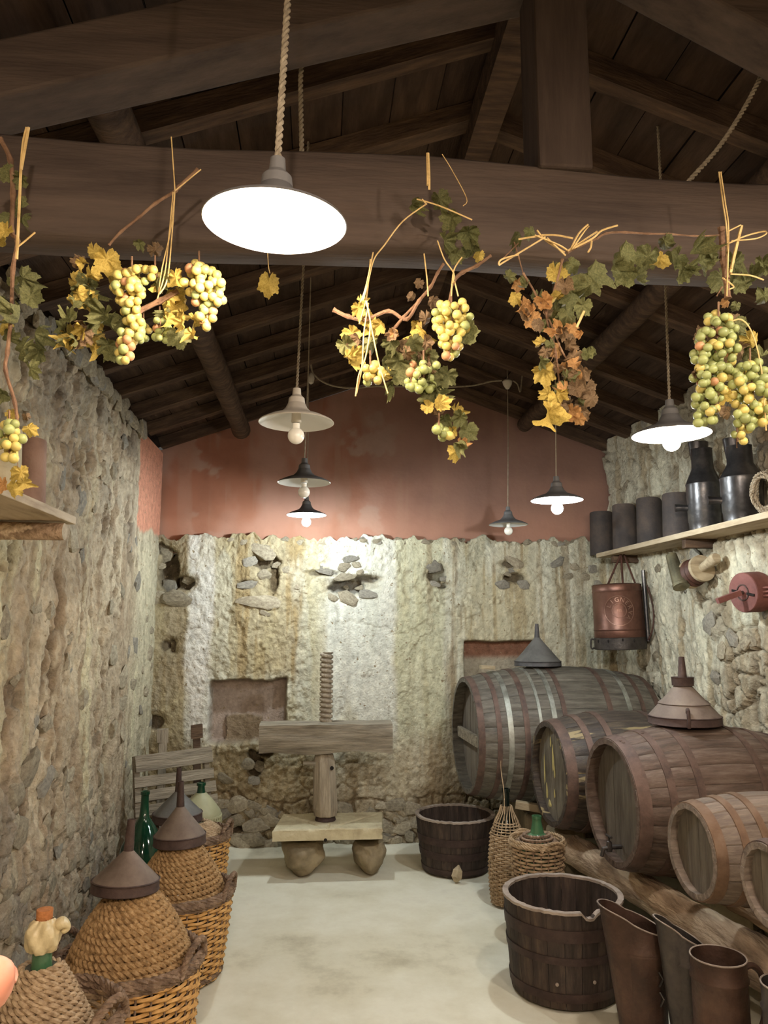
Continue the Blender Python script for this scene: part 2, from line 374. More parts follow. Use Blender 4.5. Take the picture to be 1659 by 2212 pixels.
lamp_at(662, 1112, 86, 'cool white lit pendant lamp above the wooden screw press', lit=COOL, watt=P_COOL, ct=(668, 700), drop=0.05, plain=True)
lamp_at(1450, 938, 166, 'lit warm pendant lamp hanging beside the right wall shelf', lit=MILD, watt=P_MILD, ct=(1430, 480), drop=0.03)
lamp_at(1203, 1080, 112, 'cool white lit pendant lamp above the biggest barrel', lit=COOL, watt=P_COOL, drop=0.045, ct=(1196, 700), plain=True)
lamp_at(1098, 1133, 84, 'unlit pendant lamp with small shade hanging from the ceramic ceiling rose', drop=0.045, ct=(1096, 838), plain=True)
# the rows go on behind the camera
for i, (x, y, c, p, l) in enumerate([(-0.08, -0.2, WARM, P_BACK, 'lit pendant lamp of the left row behind the camera'), (1.28, 1.0, MILD, 16, 'lit pendant lamp of the right row outside the view'), (1.28, -0.5, WARM, P_BACK, 'lit pendant lamp of the right row far behind the camera')]):
    lamp((x, y, 2.42), l, lit=c, watt=p, cordtop=(x, y, zroof(x)+0.075), drop=0.03)

# ------------------------------------------------------------------ structure: height field walls
def bx(px, Y=YB): return Y*math.tan(math.atan((px-829.5)/F)+YAW)
def zz(py, px=700, Y=YB): return at(px, py, Y=Y).z
def smesh(name, P, col, m, parent=None, flip=False):
    ny, nx = P.shape[:2]
    me = bpy.data.meshes.new(name)
    i = np.arange(ny*nx).reshape(ny, nx)
    a, b, c, d = i[:-1, :-1].ravel(), i[:-1, 1:].ravel(), i[1:, 1:].ravel(), i[1:, :-1].ravel()
    q = np.stack([a, d, c, b] if flip else [a, b, c, d], 1)
    me.vertices.add(ny*nx); me.vertices.foreach_set('co', P.reshape(-1).astype(np.float32))
    nf = len(q); me.loops.add(nf*4); me.loops.foreach_set('vertex_index', q.ravel().astype(np.int32))
    me.polygons.add(nf); me.polygons.foreach_set('loop_start', np.arange(0, nf*4, 4, dtype=np.int32))
    me.update(calc_edges=True); me.validate()
    if col is not None:
        ca = me.color_attributes.new('col', 'FLOAT_COLOR', 'POINT')
        c4 = np.concatenate([np.clip(col.reshape(-1, 3), 0.01, 0.95), np.ones((ny*nx, 1))], 1)
        ca.data.foreach_set('color', c4.ravel().astype(np.float32))
    me.materials.append(m); me.shade_smooth()
    o = bpy.data.objects.new(name, me); link(o, parent); return o
def mixc(c, colr, f):
    return c*(1-f[..., None])+np.array(colr)*f[..., None]

# rock pieces
def rock_mesh(seed, flat=0.5, n=24):
    rnd = random.Random(seed); bm = bmesh.new()
    for k in range(n):
        v = Vector((rnd.gauss(0, 1), rnd.gauss(0, 1), rnd.gauss(0, 1))).normalized()*rnd.uniform(0.42, 0.5)
        bm.verts.new((v.x, v.y*flat, v.z*rnd.uniform(0.8, 1)))
    bmesh.ops.convex_hull(bm, input=bm.verts)
    bmesh.ops.delete(bm, geom=[v for v in bm.verts if not v.link_faces], context='VERTS')
    me = bpy.data.meshes.new('stone'); bm.to_mesh(me); bm.free(); me.shade_smooth()
    me.set_sharp_from_angle(angle=math.radians(22))
    me.materials.append(M['stone']); return me
ROCKS = [rock_mesh(i) for i in range(10)]
ROCKG = [rock_mesh(50+i) for i in range(4)]
for r_ in ROCKG: r_.materials.clear(); r_.materials.append(M['stone_grey'])
def rock(parent, p, size, asp=1.0, face='y', grey=0.25):
    me = random.choice(ROCKG if random.random() < grey else ROCKS)
    rz = 0 if face == 'y' else PI/2
    o = inst('stone', me, parent, p, (random.uniform(-.2, .2), random.uniform(-.5, .5), rz+random.uniform(-.15, .15)), (size*asp, size*0.75, size))
    return o

# ---- back wall
H = LEDGE; du = 0.0085
xs = np.arange(XL-0.02, XR+0.03, du); zs = np.arange(0, H+0.001, du)
X, Z = np.meshgrid(xs, zs)
h = (fbm(X*4, Z*1.6, 1)-0.5)*0.045 + (fbm(X*30, Z*24, 2, 4)-0.5)*0.026 + (fbm(X*75, Z*50, 12, 2)-0.5)*0.014
smooth_white = sstep(bx(665), bx(700), X+0.04*(vn(Z*5, Z*0, 3)-.5))*(1-sstep(bx(852), bx(870), X))*sstep(zz(1600), zz(1560), Z)*(1-sstep(zz(1260), zz(1200), Z))
h = h*(1-0.82*smooth_white); h = h*(1+.5*sstep(bx(450), bx(480), X)*sstep(bx(680), bx(650), X))
rightsm = sstep(bx(855), bx(880), X)*sstep(0.5, 0.8, Z); h = h*(1-0.45*rightsm)
f1, f2, cid = voro(X*7.5+fbm(X*4, Z*4, 8)*1.2, Z*10+fbm(X*4, Z*4, 9)*1.2, 4)
rub = np.clip(sstep(0.44, 0.30, Z+0.35*(fbm(X*3, Z*3, 15)-.5)), 0, 1)
h += rub*(sstep(0.02, 0.16, f2-f1)*0.028-0.024+(cid-.5)*0.02)
col = np.ones(X.shape+(3,))*np.array(S(186, 181, 160))
st = fbm(X*9+.6*fbm(X*3, Z*3, 20), Z*0.9, 21, 5); st2 = fbm(X*22, Z*1.6, 22, 4); bl = fbm(X*4, Z*4, 23, 5)
col = mixc(col, S(206, 204, 186), sstep(0.5, 0.66, st)*0.8)
col = mixc(col, S(146, 124, 86), sstep(0.54, 0.7, st2)*0.55)
wob = 0.10*(fbm(X*0+3, Z*2.2, 31, 4)-.5)
def band(a, b, s=0.03): return sstep(bx(a)-s, bx(a)+s, X+wob)*(1-sstep(bx(b)-s, bx(b)+s, X+wob*0.7))
up = sstep(zz(1640), zz(1560), Z)
col = mixc(col, S(140, 124, 96), band(300, 408)*0.75)
col = mixc(col, S(208, 204, 196), band(412, 468, .02)*0.92*up)
ochre = band(466, 672, .03)*sstep(zz(1480), zz(1440), Z+0.03*(bl-.5))
col = mixc(col, S(162, 148, 116), ochre*(0.5+0.5*st))
col = mixc(col, S(140, 116, 74), ochre*sstep(0.5, 0.62, st2)*0.5)
wsm = band(690, 856, .03)*up
col = mixc(col, S(214, 214, 204), wsm*sstep(zz(1180), zz(1290), Z*1.0)*0+wsm*0.75)
col = mixc(col, S(184, 176, 144), band(660, 706, .03)*up*0.5)
col = mixc(col, S(176, 164, 128), sstep(.55, .66, fbm(X*5, Z*1.3, 46, 5))*up*.35)
col = mixc(col, S(196, 194, 178), sstep(.56, .64, fbm(X*7, Z*1.1, 47, 5))*up*.5)
col = mixc(col, S(190, 188, 158), band(860, 960, .02)*up*0.6)
col = mixc(col, S(118, 94, 62), sstep(0.55, 0.7, fbm(X*14, Z*1.0, 41, 4))*sstep(bx(870), bx(930), X)*0.5*up)
low = sstep(zz(1560), zz(1650), Z)
col = mixc(col, S(150, 132, 98), low*(1-sstep(bx(660), bx(760), X))*0.8)
col = mixc(col, S(170, 156, 130), low*sstep(bx(700), bx(780), X)*0.7)
col = mixc(col, S(112, 96, 72), rub*sstep(0.1, 0.0, f2-f1)*0.7)
col = mixc(col, S(128, 112, 88), rub*0.5)
col = mixc(col, S(104, 86, 60), sstep(0.60, 0.7, bl)*low*0.5)
# niches and holes recessed into the wall
def rectm(x0, x1, y0, y1, s=0.012, n=0.03, seed=50):
    jx = (fbm(X*9, Z*9, seed)-.5)*n*2; jz = (fbm(X*9, Z*9, seed+3)-.5)*n*2
    return sstep(bx(x0)-s, bx(x0)+s, X+jx*.5)*sstep(bx(x1)+s, bx(x1)-s, X+jx*.5)*sstep(zz(y1)-s, zz(y1)+s, Z+jz)*sstep(zz(y0)+s, zz(y0)-s, Z+jz)
n1 = rectm(462, 622, 1467, 1600); n2 = rectm(1002, 1152, 1386, 1475, n=.012)
h = h*(1-n1)-0.16*n1; h = h*(1-n2)-0.10*n2
col = mixc(col, S(158, 142, 130), n1); col = mixc(col, S(160, 150, 132), n2)
col = mixc(col, S(128, 92, 74), n2*sstep(zz(1430), zz(1415), Z))
n3 = rectm(494, 573, 1545, 1602, n=.03, seed=60)
h = np.where(n3 > 0.5, -0.10-0.03*fbm(X*20, Z*20, 61), h); col = mixc(col, S(128, 112, 92), n3)
ledge = rectm(480, 575, 1602, 1624, n=.03, seed=64); h += ledge*0.025
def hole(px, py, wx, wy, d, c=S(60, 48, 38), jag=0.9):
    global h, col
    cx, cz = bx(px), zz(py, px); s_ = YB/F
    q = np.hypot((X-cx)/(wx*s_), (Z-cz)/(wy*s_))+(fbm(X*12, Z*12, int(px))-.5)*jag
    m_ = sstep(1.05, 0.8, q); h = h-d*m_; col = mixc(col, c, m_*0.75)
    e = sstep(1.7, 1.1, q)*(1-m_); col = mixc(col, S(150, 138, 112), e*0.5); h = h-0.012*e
hole(366, 1235, 22, 46, .12); hole(395, 1258, 24, 14, .10); hole(350, 1185, 20, 14, .05); hole(378, 1395, 9, 14, .05)
hole(574, 1216, 34, 13, .10); hole(592, 1248, 9, 40, .09); hole(536, 1262, 20, 8, .04)
hole(752, 1266, 44, 17, .14); hole(790, 1250, 30, 7, .08); hole(700, 1238, 30, 5, .03)
hole(945, 1238, 20, 20, .06); hole(955, 1265, 14, 8, .06); hole(1110, 1248, 24, 10, .08); hole(1105, 1215, 26, 8, .04)
hole(562, 1652, 18, 30, .10); hole(580, 1628, 16, 7, .06); hole(365, 1395, 10, 12, .04); hole(520, 1790, 22, 8, .04); hole(840, 1790, 10, 8, .05)
hole(345, 1560, 20, 16, .05)
ncr = sstep(0.014, 0.0, np.abs(fbm(X*2.2, Z*2.2, 75, 5)-.5))*(1-n1)*(1-n2); h -= ncr*0.008; col = mixc(col, S(110, 94, 68), ncr*0.35)
col *= (0.74+0.52*fbm(X*34, Z*26, 44, 5))[..., None]
topj = (fbm(xs*14, xs*0, 80, 5)-0.5)*0.13
Zj = Z + topj[None, :]*sstep(H-0.35, H, Z)
P = np.stack([X, YB-h, Zj], -1)
P = np.concatenate([P, np.stack([P[-1, :, 0], np.full(len(xs), YB+0.10), P[-1, :, 2]+0.01], -1)[None]], 0)
col = np.concatenate([col, col[-1:]], 0)
wb = smesh('wall_back', P, col, M['wall']); wb['kind'] = 'structure'
def wh(px, py):    # back wall surface point at a photo pixel
    x, z = bx(px), zz(py, px); i = int(np.clip((z)/du, 0, len(zs)-1)); j = int(np.clip((x-xs[0])/du, 0, len(xs)-1))
    return Vector((x, YB-h[i, j], z))
for (px, py, s_, a) in [(352, 1196, 34, 1), (372, 1188, 22, 1), (345, 1222, 20, 1), (362, 1262, 34, 1.0), (405, 1248, 26, 1.2), (345, 1290, 30, 1.2), (380, 1295, 40, 1.8), (330, 1300, 24, 1),
        (566, 1190, 40, 1.5), (540, 1212, 26, 1.3), (600, 1218, 24, 1.2), (538, 1262, 24, 2.0), (570, 1243, 26, 1.3), (560, 1300, 38, 2.4), (618, 1232, 20, 1), (575, 1325, 16, 1.5), (640, 1268, 14, 2),
        (758, 1208, 20, 1.8), (770, 1220, 16, 1.6), (745, 1225, 26, 1.2), (778, 1236, 14, 1.3), (700, 1230, 22, 2.0), (745, 1246, 18, 2.8), (748, 1268, 12, 1.2), (782, 1270, 16, 2), (752, 1290, 30, 1.6), (795, 1285, 26, 1.6), (720, 1290, 18, 1.4),
        (935, 1222, 34, 1.2), (960, 1250, 16, 1.2), (940, 1262, 16, 1.6), (1110, 1212, 32, 1.6), (1108, 1232, 14, 1.6), (1130, 1262, 24, 1.2), (1085, 1262, 24, 1.4), (1095, 1240, 12, 1.5),
        (1205, 1215, 24, 1.5), (1240, 1225, 20, 1.2), (1225, 1245, 18, 1.3), (1280, 1228, 24, 1), (1262, 1245, 20, 1.2), (1290, 1262, 20, 1),
        (545, 1650, 26, 1.2), (575, 1660, 30, 1.3), (560, 1685, 22, 1.2), (500, 1680, 24, 1.4), (590, 1615, 20, 2)]:
    p = wh(px, py); p.y = max(p.y-0.004, YB-0.02) if p.y < YB+0.02 else p.y-0.03
    rock(wb, p, s_*1.15*YB/F, a)
for k in range(64):       # rubble footing
    px = random.choice([random.uniform(470, 600), random.uniform(820, 905), random.uniform(470, 1000)]); py = random.uniform(1735, 1845)
    p = wh(px, py); p.y -= 0.004
    rock(wb, p, random.uniform(22, 44)*YB/F, random.uniform(1, 1.7), grey=0.1)
for k in range(46):       # ragged top edge
    x = random.uniform(XL+0.05, XR-0.05); rock(wb, (x, YB+random.uniform(-.01, .04), LEDGE+random.uniform(-.045, -.005)), random.uniform(.03, .065), 1.4, grey=0.1)

# pink gable behind the ledge
YG = YB+0.09
xs2 = np.linspace(XL-0.1, XR+0.1, 300); ts = np.linspace(0, 1, 120)
Xg, T = np.meshgrid(xs2, ts); top = ZR-SL*np.abs(Xg-XRIDGE)+0.02; Zg = (LEDGE-0.12)*(1-T)+top*T
cg = np.ones(Xg.shape+(3,))*np.array(S(158, 120, 103))
cg = mixc(cg, S(142, 94, 72), sstep(0.45, 0.7, fbm(Xg*3, Zg*2, 91, 4))*(1-sstep(-0.1, 1.2, Xg))*0.9)
cg = mixc(cg, S(128, 98, 86), sstep(0.0, 1.0, Xg)*0.5)
cg = mixc(cg, S(158, 130, 114), sstep(0.60, 0.68, fbm(Xg*5, Zg*5, 92, 5))*sstep(0.5, 0.4, np.abs(Xg+0.2)/1.8)*0.8)
cg = mixc(cg, S(150, 116, 98), sstep(0.56, 0.7, fbm(Xg*14, Zg*1.2, 93, 4))*0.5)
cg = mixc(cg, S(206, 150, 124), sstep(LEDGE+0.35, LEDGE, Zg)*0.35)
Pg = np.stack([Xg, YG+0*Xg+(fbm(Xg*2, Zg*2, 94)-.5)*0.02, Zg], -1)
g = smesh('gable_plaster', Pg, cg, M['pink'], wb); g['label'] = 'smooth terracotta pink plaster gable'

# ---- left wall
def longwall(name, x0, sgn, y0, y1, step, seed, top):
    ys = np.arange(y0, y1+0.02, step); zs_ = np.arange(0, top+0.001, step)
    Yg, Zg_ = np.meshgrid(ys, zs_)
    hh = (fbm(Yg*2.6, Zg_*1.2, seed)-0.5)*0.10 + (fbm(Yg*12, Zg_*6.5, seed+1, 5)-0.5)*0.055 + (fbm(Yg*44, Zg_*26, seed+2, 3)-0.5)*0.026
    a, b, cc = voro(Yg*5.2+fbm(Yg*4, Zg_*4, seed+3)*1.5, Zg_*6.5+fbm(Yg*4, Zg_*4, seed+4)*1.5, seed+5)
    return ys, zs_, Yg, Zg_, hh, a, b, cc
ys, zs_, Yl, Zl, hl, a, b, cc = longwall('l', XL, 1, 2.75, YB+0.03, 0.0095, 100, 2.9)
stn = np.clip(sstep(1.15, 0.5, Zl+0.25*(Yl-3.2)+1.1*(fbm(Yl*2.4, Zl*2.4, 120)-.5))*.9+sstep(1.9, 2.4, Zl+.5*(fbm(Yl*3, Zl*3, 119)-.5))*0.6, 0, 1)
hl += stn*(sstep(0.0, 0.14, b-a)*0.03-0.02+(cc-.5)*0.03)
pits = sstep(0.62, 0.72, fbm(Yl*16, Zl*6, 130, 4)); hl -= pits*0.03
cl = np.ones(Yl.shape+(3,))*np.array(S(190, 176, 152))
s1 = fbm(Yl*7, Zl*0.9, 121, 4); s2 = fbm(Yl*18, Zl*2.2, 122, 4); s3 = fbm(Yl*3, Zl*2, 123, 4)
cl = mixc(cl, S(200, 192, 160), sstep(0.5, 0.62, s1)*0.75*(1-0.6*stn))
cl = mixc(cl, S(134, 112, 88), sstep(0.53, 0.66, s2)*0.6)
cl = mixc(cl, S(148, 132, 112), sstep(0.45, 0.6, s3)*0.45)
cl = mixc(cl, S(150, 138, 122)*np.array(1.0) if False else S(150, 138, 122), stn*0.6)
cl = mixc(cl, S(112, 108, 102), stn*sstep(0.6, 0.7, cc)*0.6)
cl = mixc(cl, S(110, 92, 72), stn*sstep(0.08, 0.0, b-a)*0.5)
cl = mixc(cl, S(84, 66, 50), pits*0.6)
cl = mixc(cl, S(196, 194, 168), sstep(5.0, 5.6, Yl)*(1-stn)*0.5)
hl *= 1-.6*sstep(4.6, 5.2, Yl)
pk = sstep(5.2, 5.22, Yl+(fbm(Yl*0, Zl*9, 125)-.5)*0.12)*sstep(LEDGE-0.02, LEDGE+0.02, Zl+(fbm(Yl*9, Zl*0, 126)-.5)*0.1)
hl = hl*(1-pk)+0.0*pk; cl = mixc(cl, S(200, 142, 118), pk)
cl *= (0.76+0.48*fbm(Yl*45, Zl*30, 127, 3))[..., None]
Pl = np.stack([XL+hl, Yl, Zl], -1)
wl = smesh('wall_left', Pl, cl, M['wall'], flip=True); wl['kind'] = 'structure'
def stones_on(wall, ys_, zs2, hh, x0, sg, n, cond, smin, smax, step, y0):
    k = 0; tries = 0; done = []
    while k < n and tries < n*30:
        tries += 1; y = random.uniform(ys_[0], ys_[-1]-.05); z = random.uniform(0.03, zs2[-1])
        if random.random() > cond(y, z): continue
        s_ = random.uniform(smin, smax)
        if any((y-q[0])**2+(z-q[1])**2 < ((s_+q[2])*0.42)**2 for q in done): continue
        done.append((y, z, s_)); i = int(z/step); j = int((y-y0)/step)
        x = x0+sg*(hh[min(i, hh.shape[0]-1), min(j, hh.shape[1]-1)]-s_*0.04)
        rock(wall, (x, y, z), s_, random.uniform(0.8, 1.5), face='x'); k += 1
stones_on(wl, ys, zs_, hl, XL, 1, 170, lambda y, z: (0.9 if z < 1.2-0.3*(y-3) else 0.14) if not (y > 5.0 and z > LEDGE-.1) else 0, 0.06, 0.20, .0095, 2.75)
for k in range(34):       # ragged stones along the top of the wall
    y = 2.9+k*0.072
    if y < 5.15: rock(wl, (XL+0.03, y, 2.88+random.uniform(-.03, .03)), random.uniform(.09, .17), 1.2, face='x')
mb = MB(); mb.box((XL-0.14, (YF+2.8)/2, 1.5), (0.2, 2.8-YF, 3.0)); mb.box((XL-0.3, (YF+YB)/2, 1.5), (0.3, YB-YF, 2.86))
wlb = mb.obj('wall_core', M['stone'], wl, smooth=False)

# ---- right wall
ysr, zsr, Yr, Zr, hr, a, b, cc = longwall('r', XR, -1, 3.3, YB+0.03, 0.0095, 200, 3.05)
stn = np.clip(sstep(0.58, 0.72, fbm(Yr*2.2, Zr*2.2, 221, 4)+0.18*sstep(4.9, 4.3, Yr))+sstep(1.95, 2.1, Zr)*0.3, 0, 1)
hr = hr*0.75+stn*(sstep(0.0, 0.14, b-a)*0.04-0.03)
pits = sstep(0.6, 0.7, fbm(Yr*16, Zr*7, 230, 4))*sstep(5.5, 5.0, Yr); hr -= pits*0.025
cr = np.ones(Yr.shape+(3,))*np.array(S(190, 185, 166))
s1 = fbm(Yr*6, Zr*0.8, 231, 4); s2 = fbm(Yr*16, Zr*1.4, 232, 4)
cr = mixc(cr, S(212, 208, 186), sstep(0.48, 0.6, s1)*0.8)
cr = mixc(cr, S(150, 130, 96), sstep(0.54, 0.68, s2)*0.6)
cr = mixc(cr, S(140, 128, 108), stn*0.7); cr = mixc(cr, S(90, 76, 60), stn*sstep(0.1, 0, b-a)*0.6)
cr = mixc(cr, S(98, 80, 60), pits*0.5)
cr *= (0.78+0.44*fbm(Yr*45, Zr*30, 233, 3))[..., None]
Pr = np.stack([XR-hr, Yr, Zr], -1)
wr = smesh('wall_right', Pr, cr, M['wall']); wr['kind'] = 'structure'
stones_on(wr, ysr, zsr, hr, XR, -1, 70, lambda y, z: 0.7 if (y < 4.9 and z > 1.0) else 0.15, 0.05, 0.13, .0095, 3.3)
for (px, py, s_) in [(1532, 1345, 48), (1530, 1358, 30), (1500, 1200, 36), (1583, 1380, 44), (1560, 1405, 40), (1610, 1390, 34), (1545, 1462, 30)]:
    p = at(px, py, X=XR-0.02); rock(wr, p, s_*mpp(p)*1.3, 1.0, face='x', grey=0.6)
mb = MB(); mb.box((XR+0.16, (YF+3.35)/2, 1.55), (0.24, 3.35-YF, 3.1)); mb.box((XR+0.35, (YF+YB)/2, 1.5), (0.3, YB-YF, 2.9))
mb.obj('wall_core', M['stone'], wr, smooth=False)
# ---- wall behind the camera, floor
mb = MB(); mb.box((0.55, YF-0.1, 1.8), (4.2, 0.2, 3.9)); wf = mb.obj('wall_front', M['stone'], smooth=False); wf['kind'] = 'structure'
xf = np.arange(XL-0.3, XR+0.35, 0.03); yf = np.arange(YF-0.05, YB+0.25, 0.03); Xf, Yf = np.meshgrid(xf, yf)
hf = (fbm(Xf*1.5, Yf*1.5, 300)-.5)*0.012
edge = sstep(0.25, 0.0, YB-Yf)*0.03+sstep(0.15, 0, Xf-XL)*0.02; hf += edge*fbm(Xf*8, Yf*8, 301)
fl = smesh('floor', np.stack([Xf, Yf, hf-0.012], -1), None, M['floor']); fl['kind'] = 'structure'

# ------------------------------------------------------------------ ceiling
mb = MB()
for sg in (-1, 1):
    xe = XL-0.35 if sg < 0 else XR+0.35
    x0, x1 = XRIDGE, xe
    p = [(x0, YF, ZR+0.11), (x1, YF, zroof(x1)+0.11), (x1, YB+0.3, zroof(x1)+0.11), (x0, YB+0.3, ZR+0.11)]
    q = [(a, b, c+0.03) for a, b, c in p]
    mb.add(p+q, [(0, 1, 2, 3), (4, 7, 6, 5), (0, 4, 5, 1), (1, 5, 6, 2), (2, 6, 7, 3), (3, 7, 4, 0)])
ce = mb.obj('ceiling', M['roof'], smooth=False); ce['kind'] = 'structure'
TH = math.atan(SL)
pm = {}
def plank_mesh(wd, ln):
    return MB().box((0, 0, 0), (wd, ln, 0.024)).mesh('plank', M['roof'], smooth=False)
pms = [plank_mesh(0.192, (YB-YF+0.2)/2-0.004) for _ in range(1)]
for sg in (-1, 1):
    for k in range(10):
        d = 0.1+k*0.197; x = XRIDGE+sg*d*math.cos(TH); z = ZR+0.088-d*math.sin(TH)
        if not (XL-0.2 < x < XR+0.25): continue
        for j in range(2):
            y = YF+(YB-YF+0.2)*(0.25+0.5*j)
            inst('plank', pms[0], ce, (x, y, z+random.uniform(-.004, .004)), (random.uniform(-.001, .001), sg*TH, 0))
def roundlog(p0, p1, r, n=12, seg=10, jit=0.06):
    p0, p1 = Vector(p0), Vector(p1); pts = []; rs = []
    for i in range(seg+1):
        t = i/seg; pts.append(p0.lerp(p1, t)+Vector((random.uniform(-1, 1), random.uniform(-1, 1), random.uniform(-1, 1)))*r*jit); rs.append(r*(1+random.uniform(-jit, jit)))
    m_ = MB(); m_.tube(pts, rs, n)
    # rounded ends
    return m_
L_ = 1.95
rl = MB(); rl.box((0, 0, 0), (L_, 0.085, 0.075), j=0.006); rme = rl.mesh('rafter', M['rafter'], smooth=False)
y = 2.35
while y < YB+0.05:
    for sg in (-1, 1):
        d = L_/2; x = XRIDGE+sg*d*math.cos(TH); z = ZR+0.035-d*math.sin(TH)
        inst('rafter', rme, ce, (x, y+0.015*sg, z), (0, sg*TH, 0), (1, random.uniform(.8, 1.1), 1))
    y += 0.44
for y in (-2.2, -1.4, -.6, .2, 1.0):
    for sg in (-1, 1):
        d = L_/2; inst('rafter', rme, ce, (XRIDGE+sg*d*math.cos(TH), y, ZR+0.035-d*math.sin(TH)), (0, sg*TH, 0))
# purlins
def purlin(xx, r, y0, y1):
    z = zroof(xx)-r-0.01
    m_ = roundlog((xx-0.02, y0, z), (xx, y1, z-0.01), r, 14, 14)
    return m_.obj('purlin', M['rafter'], ce)
purlin(-0.60, 0.068, 1.95, YB-0.12); purlin(1.60, 0.06, 1.95, YB-0.1)
m_ = MB(); m_.box((XRIDGE, (1.95+YB)/2, ZR-0.055), (0.1, YB-1.95, 0.12)); m_.obj('ridge_beam', M['rafter'], ce, smooth=False)
# truss: tie beam, king post, principal rafters, struts
YT = 1.78
zb0 = at(1100, 350, Y=YT).z; zb1 = at(1100, 548, Y=YT).z
m_ = MB(); nseg = 14; Wb = 0.13
x0, x1 = XL-0.2, XR+0.2
for i in range(nseg):
    pass
vs = []; fs = []
for i in range(nseg+1):
    x = x0+(x1-x0)*i/nseg; jz = 0.012*math.sin(i*1.3)+0.012*math.sin(i*0.5); b_ = 0.012
    zt, zbm = zb0+jz, zb1+jz*0.6
    sec = [(YT, zbm+b_), (YT+b_, zbm), (YT+Wb-b_, zbm), (YT+Wb, zbm+b_), (YT+Wb, zt-b_), (YT+Wb-b_, zt), (YT+b_, zt), (YT, zt-b_)]
    vs += [(x, a_, c_) for a_, c_ in sec]
for i in range(nseg):
    for k in range(8): fs.append((i*8+k, (i+1)*8+k, (i+1)*8+(k+1) % 8, i*8+(k+1) % 8))
fs += [tuple(range(8)), tuple(nseg*8+k for k in reversed(range(8)))]
m_.add(vs, fs); m_.obj('tie_beam', M['beam'], ce, angle=60)
xk = at(1226, 360, Y=YT-0.02).x
m_ = MB(); m_.box((xk, YT+0.06, (zb0-0.01+ZR)/2), (0.142, 0.15, ZR-zb0+0.02)); m_.obj('king_post', M['post'], ce, smooth=False, bevel=0.008)
for (a_, b_) in (((-60, 208), (1000, -30)), ((1330, -110), (1760, 120))):
    p0 = at(*a_, Y=YT+.08); p1 = at(*b_, Y=YT+.08); d = p1-p0
    if d.x > 0 and a_[0] < 500: p1 = p0+d*((XRIDGE-.05-p0.x)/d.x)
    else: p0 = p1-d*((p1.x-XRIDGE-.05)/d.x)
    d = p1-p0; e_ = d.normalized()*.25; (p0, p1) = (p0-e_, p1) if a_[0] < 500 else (p0, p1+e_); d = p1-p0
    mt = Matrix.Translation((p0+p1)/2) @ Matrix.Rotation(-math.atan2(d.z, d.x), 4, 'Y')
    m_ = MB(); m_.box((0, 0, 0), (d.length, 0.15, 0.15), mt); m_.obj('principal_rafter', M['beam'], ce, smooth=False, bevel=0.008)
# ------------------------------------------------------------------ barrels
def barrel(label, loc, rz, L, rh, rb, N, ws, wh_, hoops, group=None, nb=6, thick=0.024, recess=0.04, roll=0.0, hw=0.035, hm='hoop'):
    # local +X runs from the front head to the back head, loc = centre of the front rim
    t = thing('barrel', label, 'barrel', loc, (0, 0, rz), group)
    rad = lambda x: rh+(rb-rh)*(1-(2*x/L-1)**2)
    da = 2*PI/N; half = da/2*0.988; ns = 10
    mb = MB(); vs = []; fs = []
    for i in range(ns+1):
        x = L*i/ns; r = rad(x); ri = r-thick
        row = [(r-0.003, -half), (r, -half*0.85), (r+0.0005, 0), (r, half*0.85), (r-0.003, half), (ri, half), (ri, -half)]
        for (rr, a) in row: vs.append((x, rr*math.sin(a), rr*math.cos(a)))
    K = 7
    for i in range(ns):
        for k in range(K): fs.append((i*K+k, i*K+(k+1) % K, (i+1)*K+(k+1) % K, (i+1)*K+k))
    fs += [tuple(reversed(range(K))), tuple(ns*K+k for k in range(K))]
    me = mb.add(vs, fs).mesh('stave', M[ws], angle=30)
    for k in range(N):
        inst('stave', me, t, (random.uniform(-.0015, .0015), 0, 0), (da*k+roll, 0, 0))
    for h_ in hoops:
        x0 = h_[0]; m_ = M[h_[1]] if len(h_) > 1 else M[hm]; w_ = h_[2] if len(h_) > 2 else hw
        mb = MB(); prof = []
        for s_ in (0, 1):
            x = x0+w_*(s_-0.5); x = min(max(x, 0.001), L-.001); prof.append((rad(x)+0.0045, x))
        x_a, x_b = prof[0][1], prof[1][1]
        pr = [(rad(x_a)-0.004, x_a), (rad(x_a)+0.0045, x_a), (rad(x_b)+0.0045, x_b), (rad(x_b)-0.004, x_b)]
        mb.lathe(pr, 56, Matrix.Rotation(PI/2, 4, 'Y'), close=True)
        if len(h_) > 3:
            for (ra, dx) in h_[3]:
                rr = rad(x0)+0.006; mb.lathe([(0.0005, 0.003), (0.006, 0.002), (0.008, 0)], 8, Matrix.Translation((x0+dx, rr*math.sin(ra), rr*math.cos(ra))) @ Matrix.Rotation(-ra, 4, 'X'))
        mb.obj('hoop', m_, t)
    R0 = rad(recess)-thick+0.003
    for k in range(nb):     # head boards: upright planks cut to the circle
        y0 = -R0+2*R0*k/nb+0.001; y1 = -R0+2*R0*(k+1)/nb-0.001; top = []; n_ = 6
        for i in range(n_+1):
            y = y0+(y1-y0)*i/n_; top.append((y, math.sqrt(max(R0*R0-y*y, 1e-6))))
        out = [(y, z) for y, z in top]+[(y, -z) for y, z in reversed(top)]
        n2 = len(out); xo = recess+random.uniform(-.0012, .0012)
        mb = MB(); mb.add([(xo, y, z) for y, z in out]+[(xo+0.018, y, z) for y, z in out],
                          [tuple(range(n2)), tuple(n2+i for i in reversed(range(n2)))]+[(i, n2+i, n2+(i+1) % n2, (i+1) % n2) for i in range(n2)])
        mb.obj('head_board', M[wh_], t, smooth=False)
    mb = MB(); mb.lathe([(0.0005, L-recess), (R0, L-recess), (R0, L-recess-.015), (0.0005, L-recess-.015)], 32, Matrix.Rotation(PI/2, 4, 'Y'))
    mb.obj('back_head', M[wh_], t, smooth=False)
    t['_r'] = rb
    return t, rad
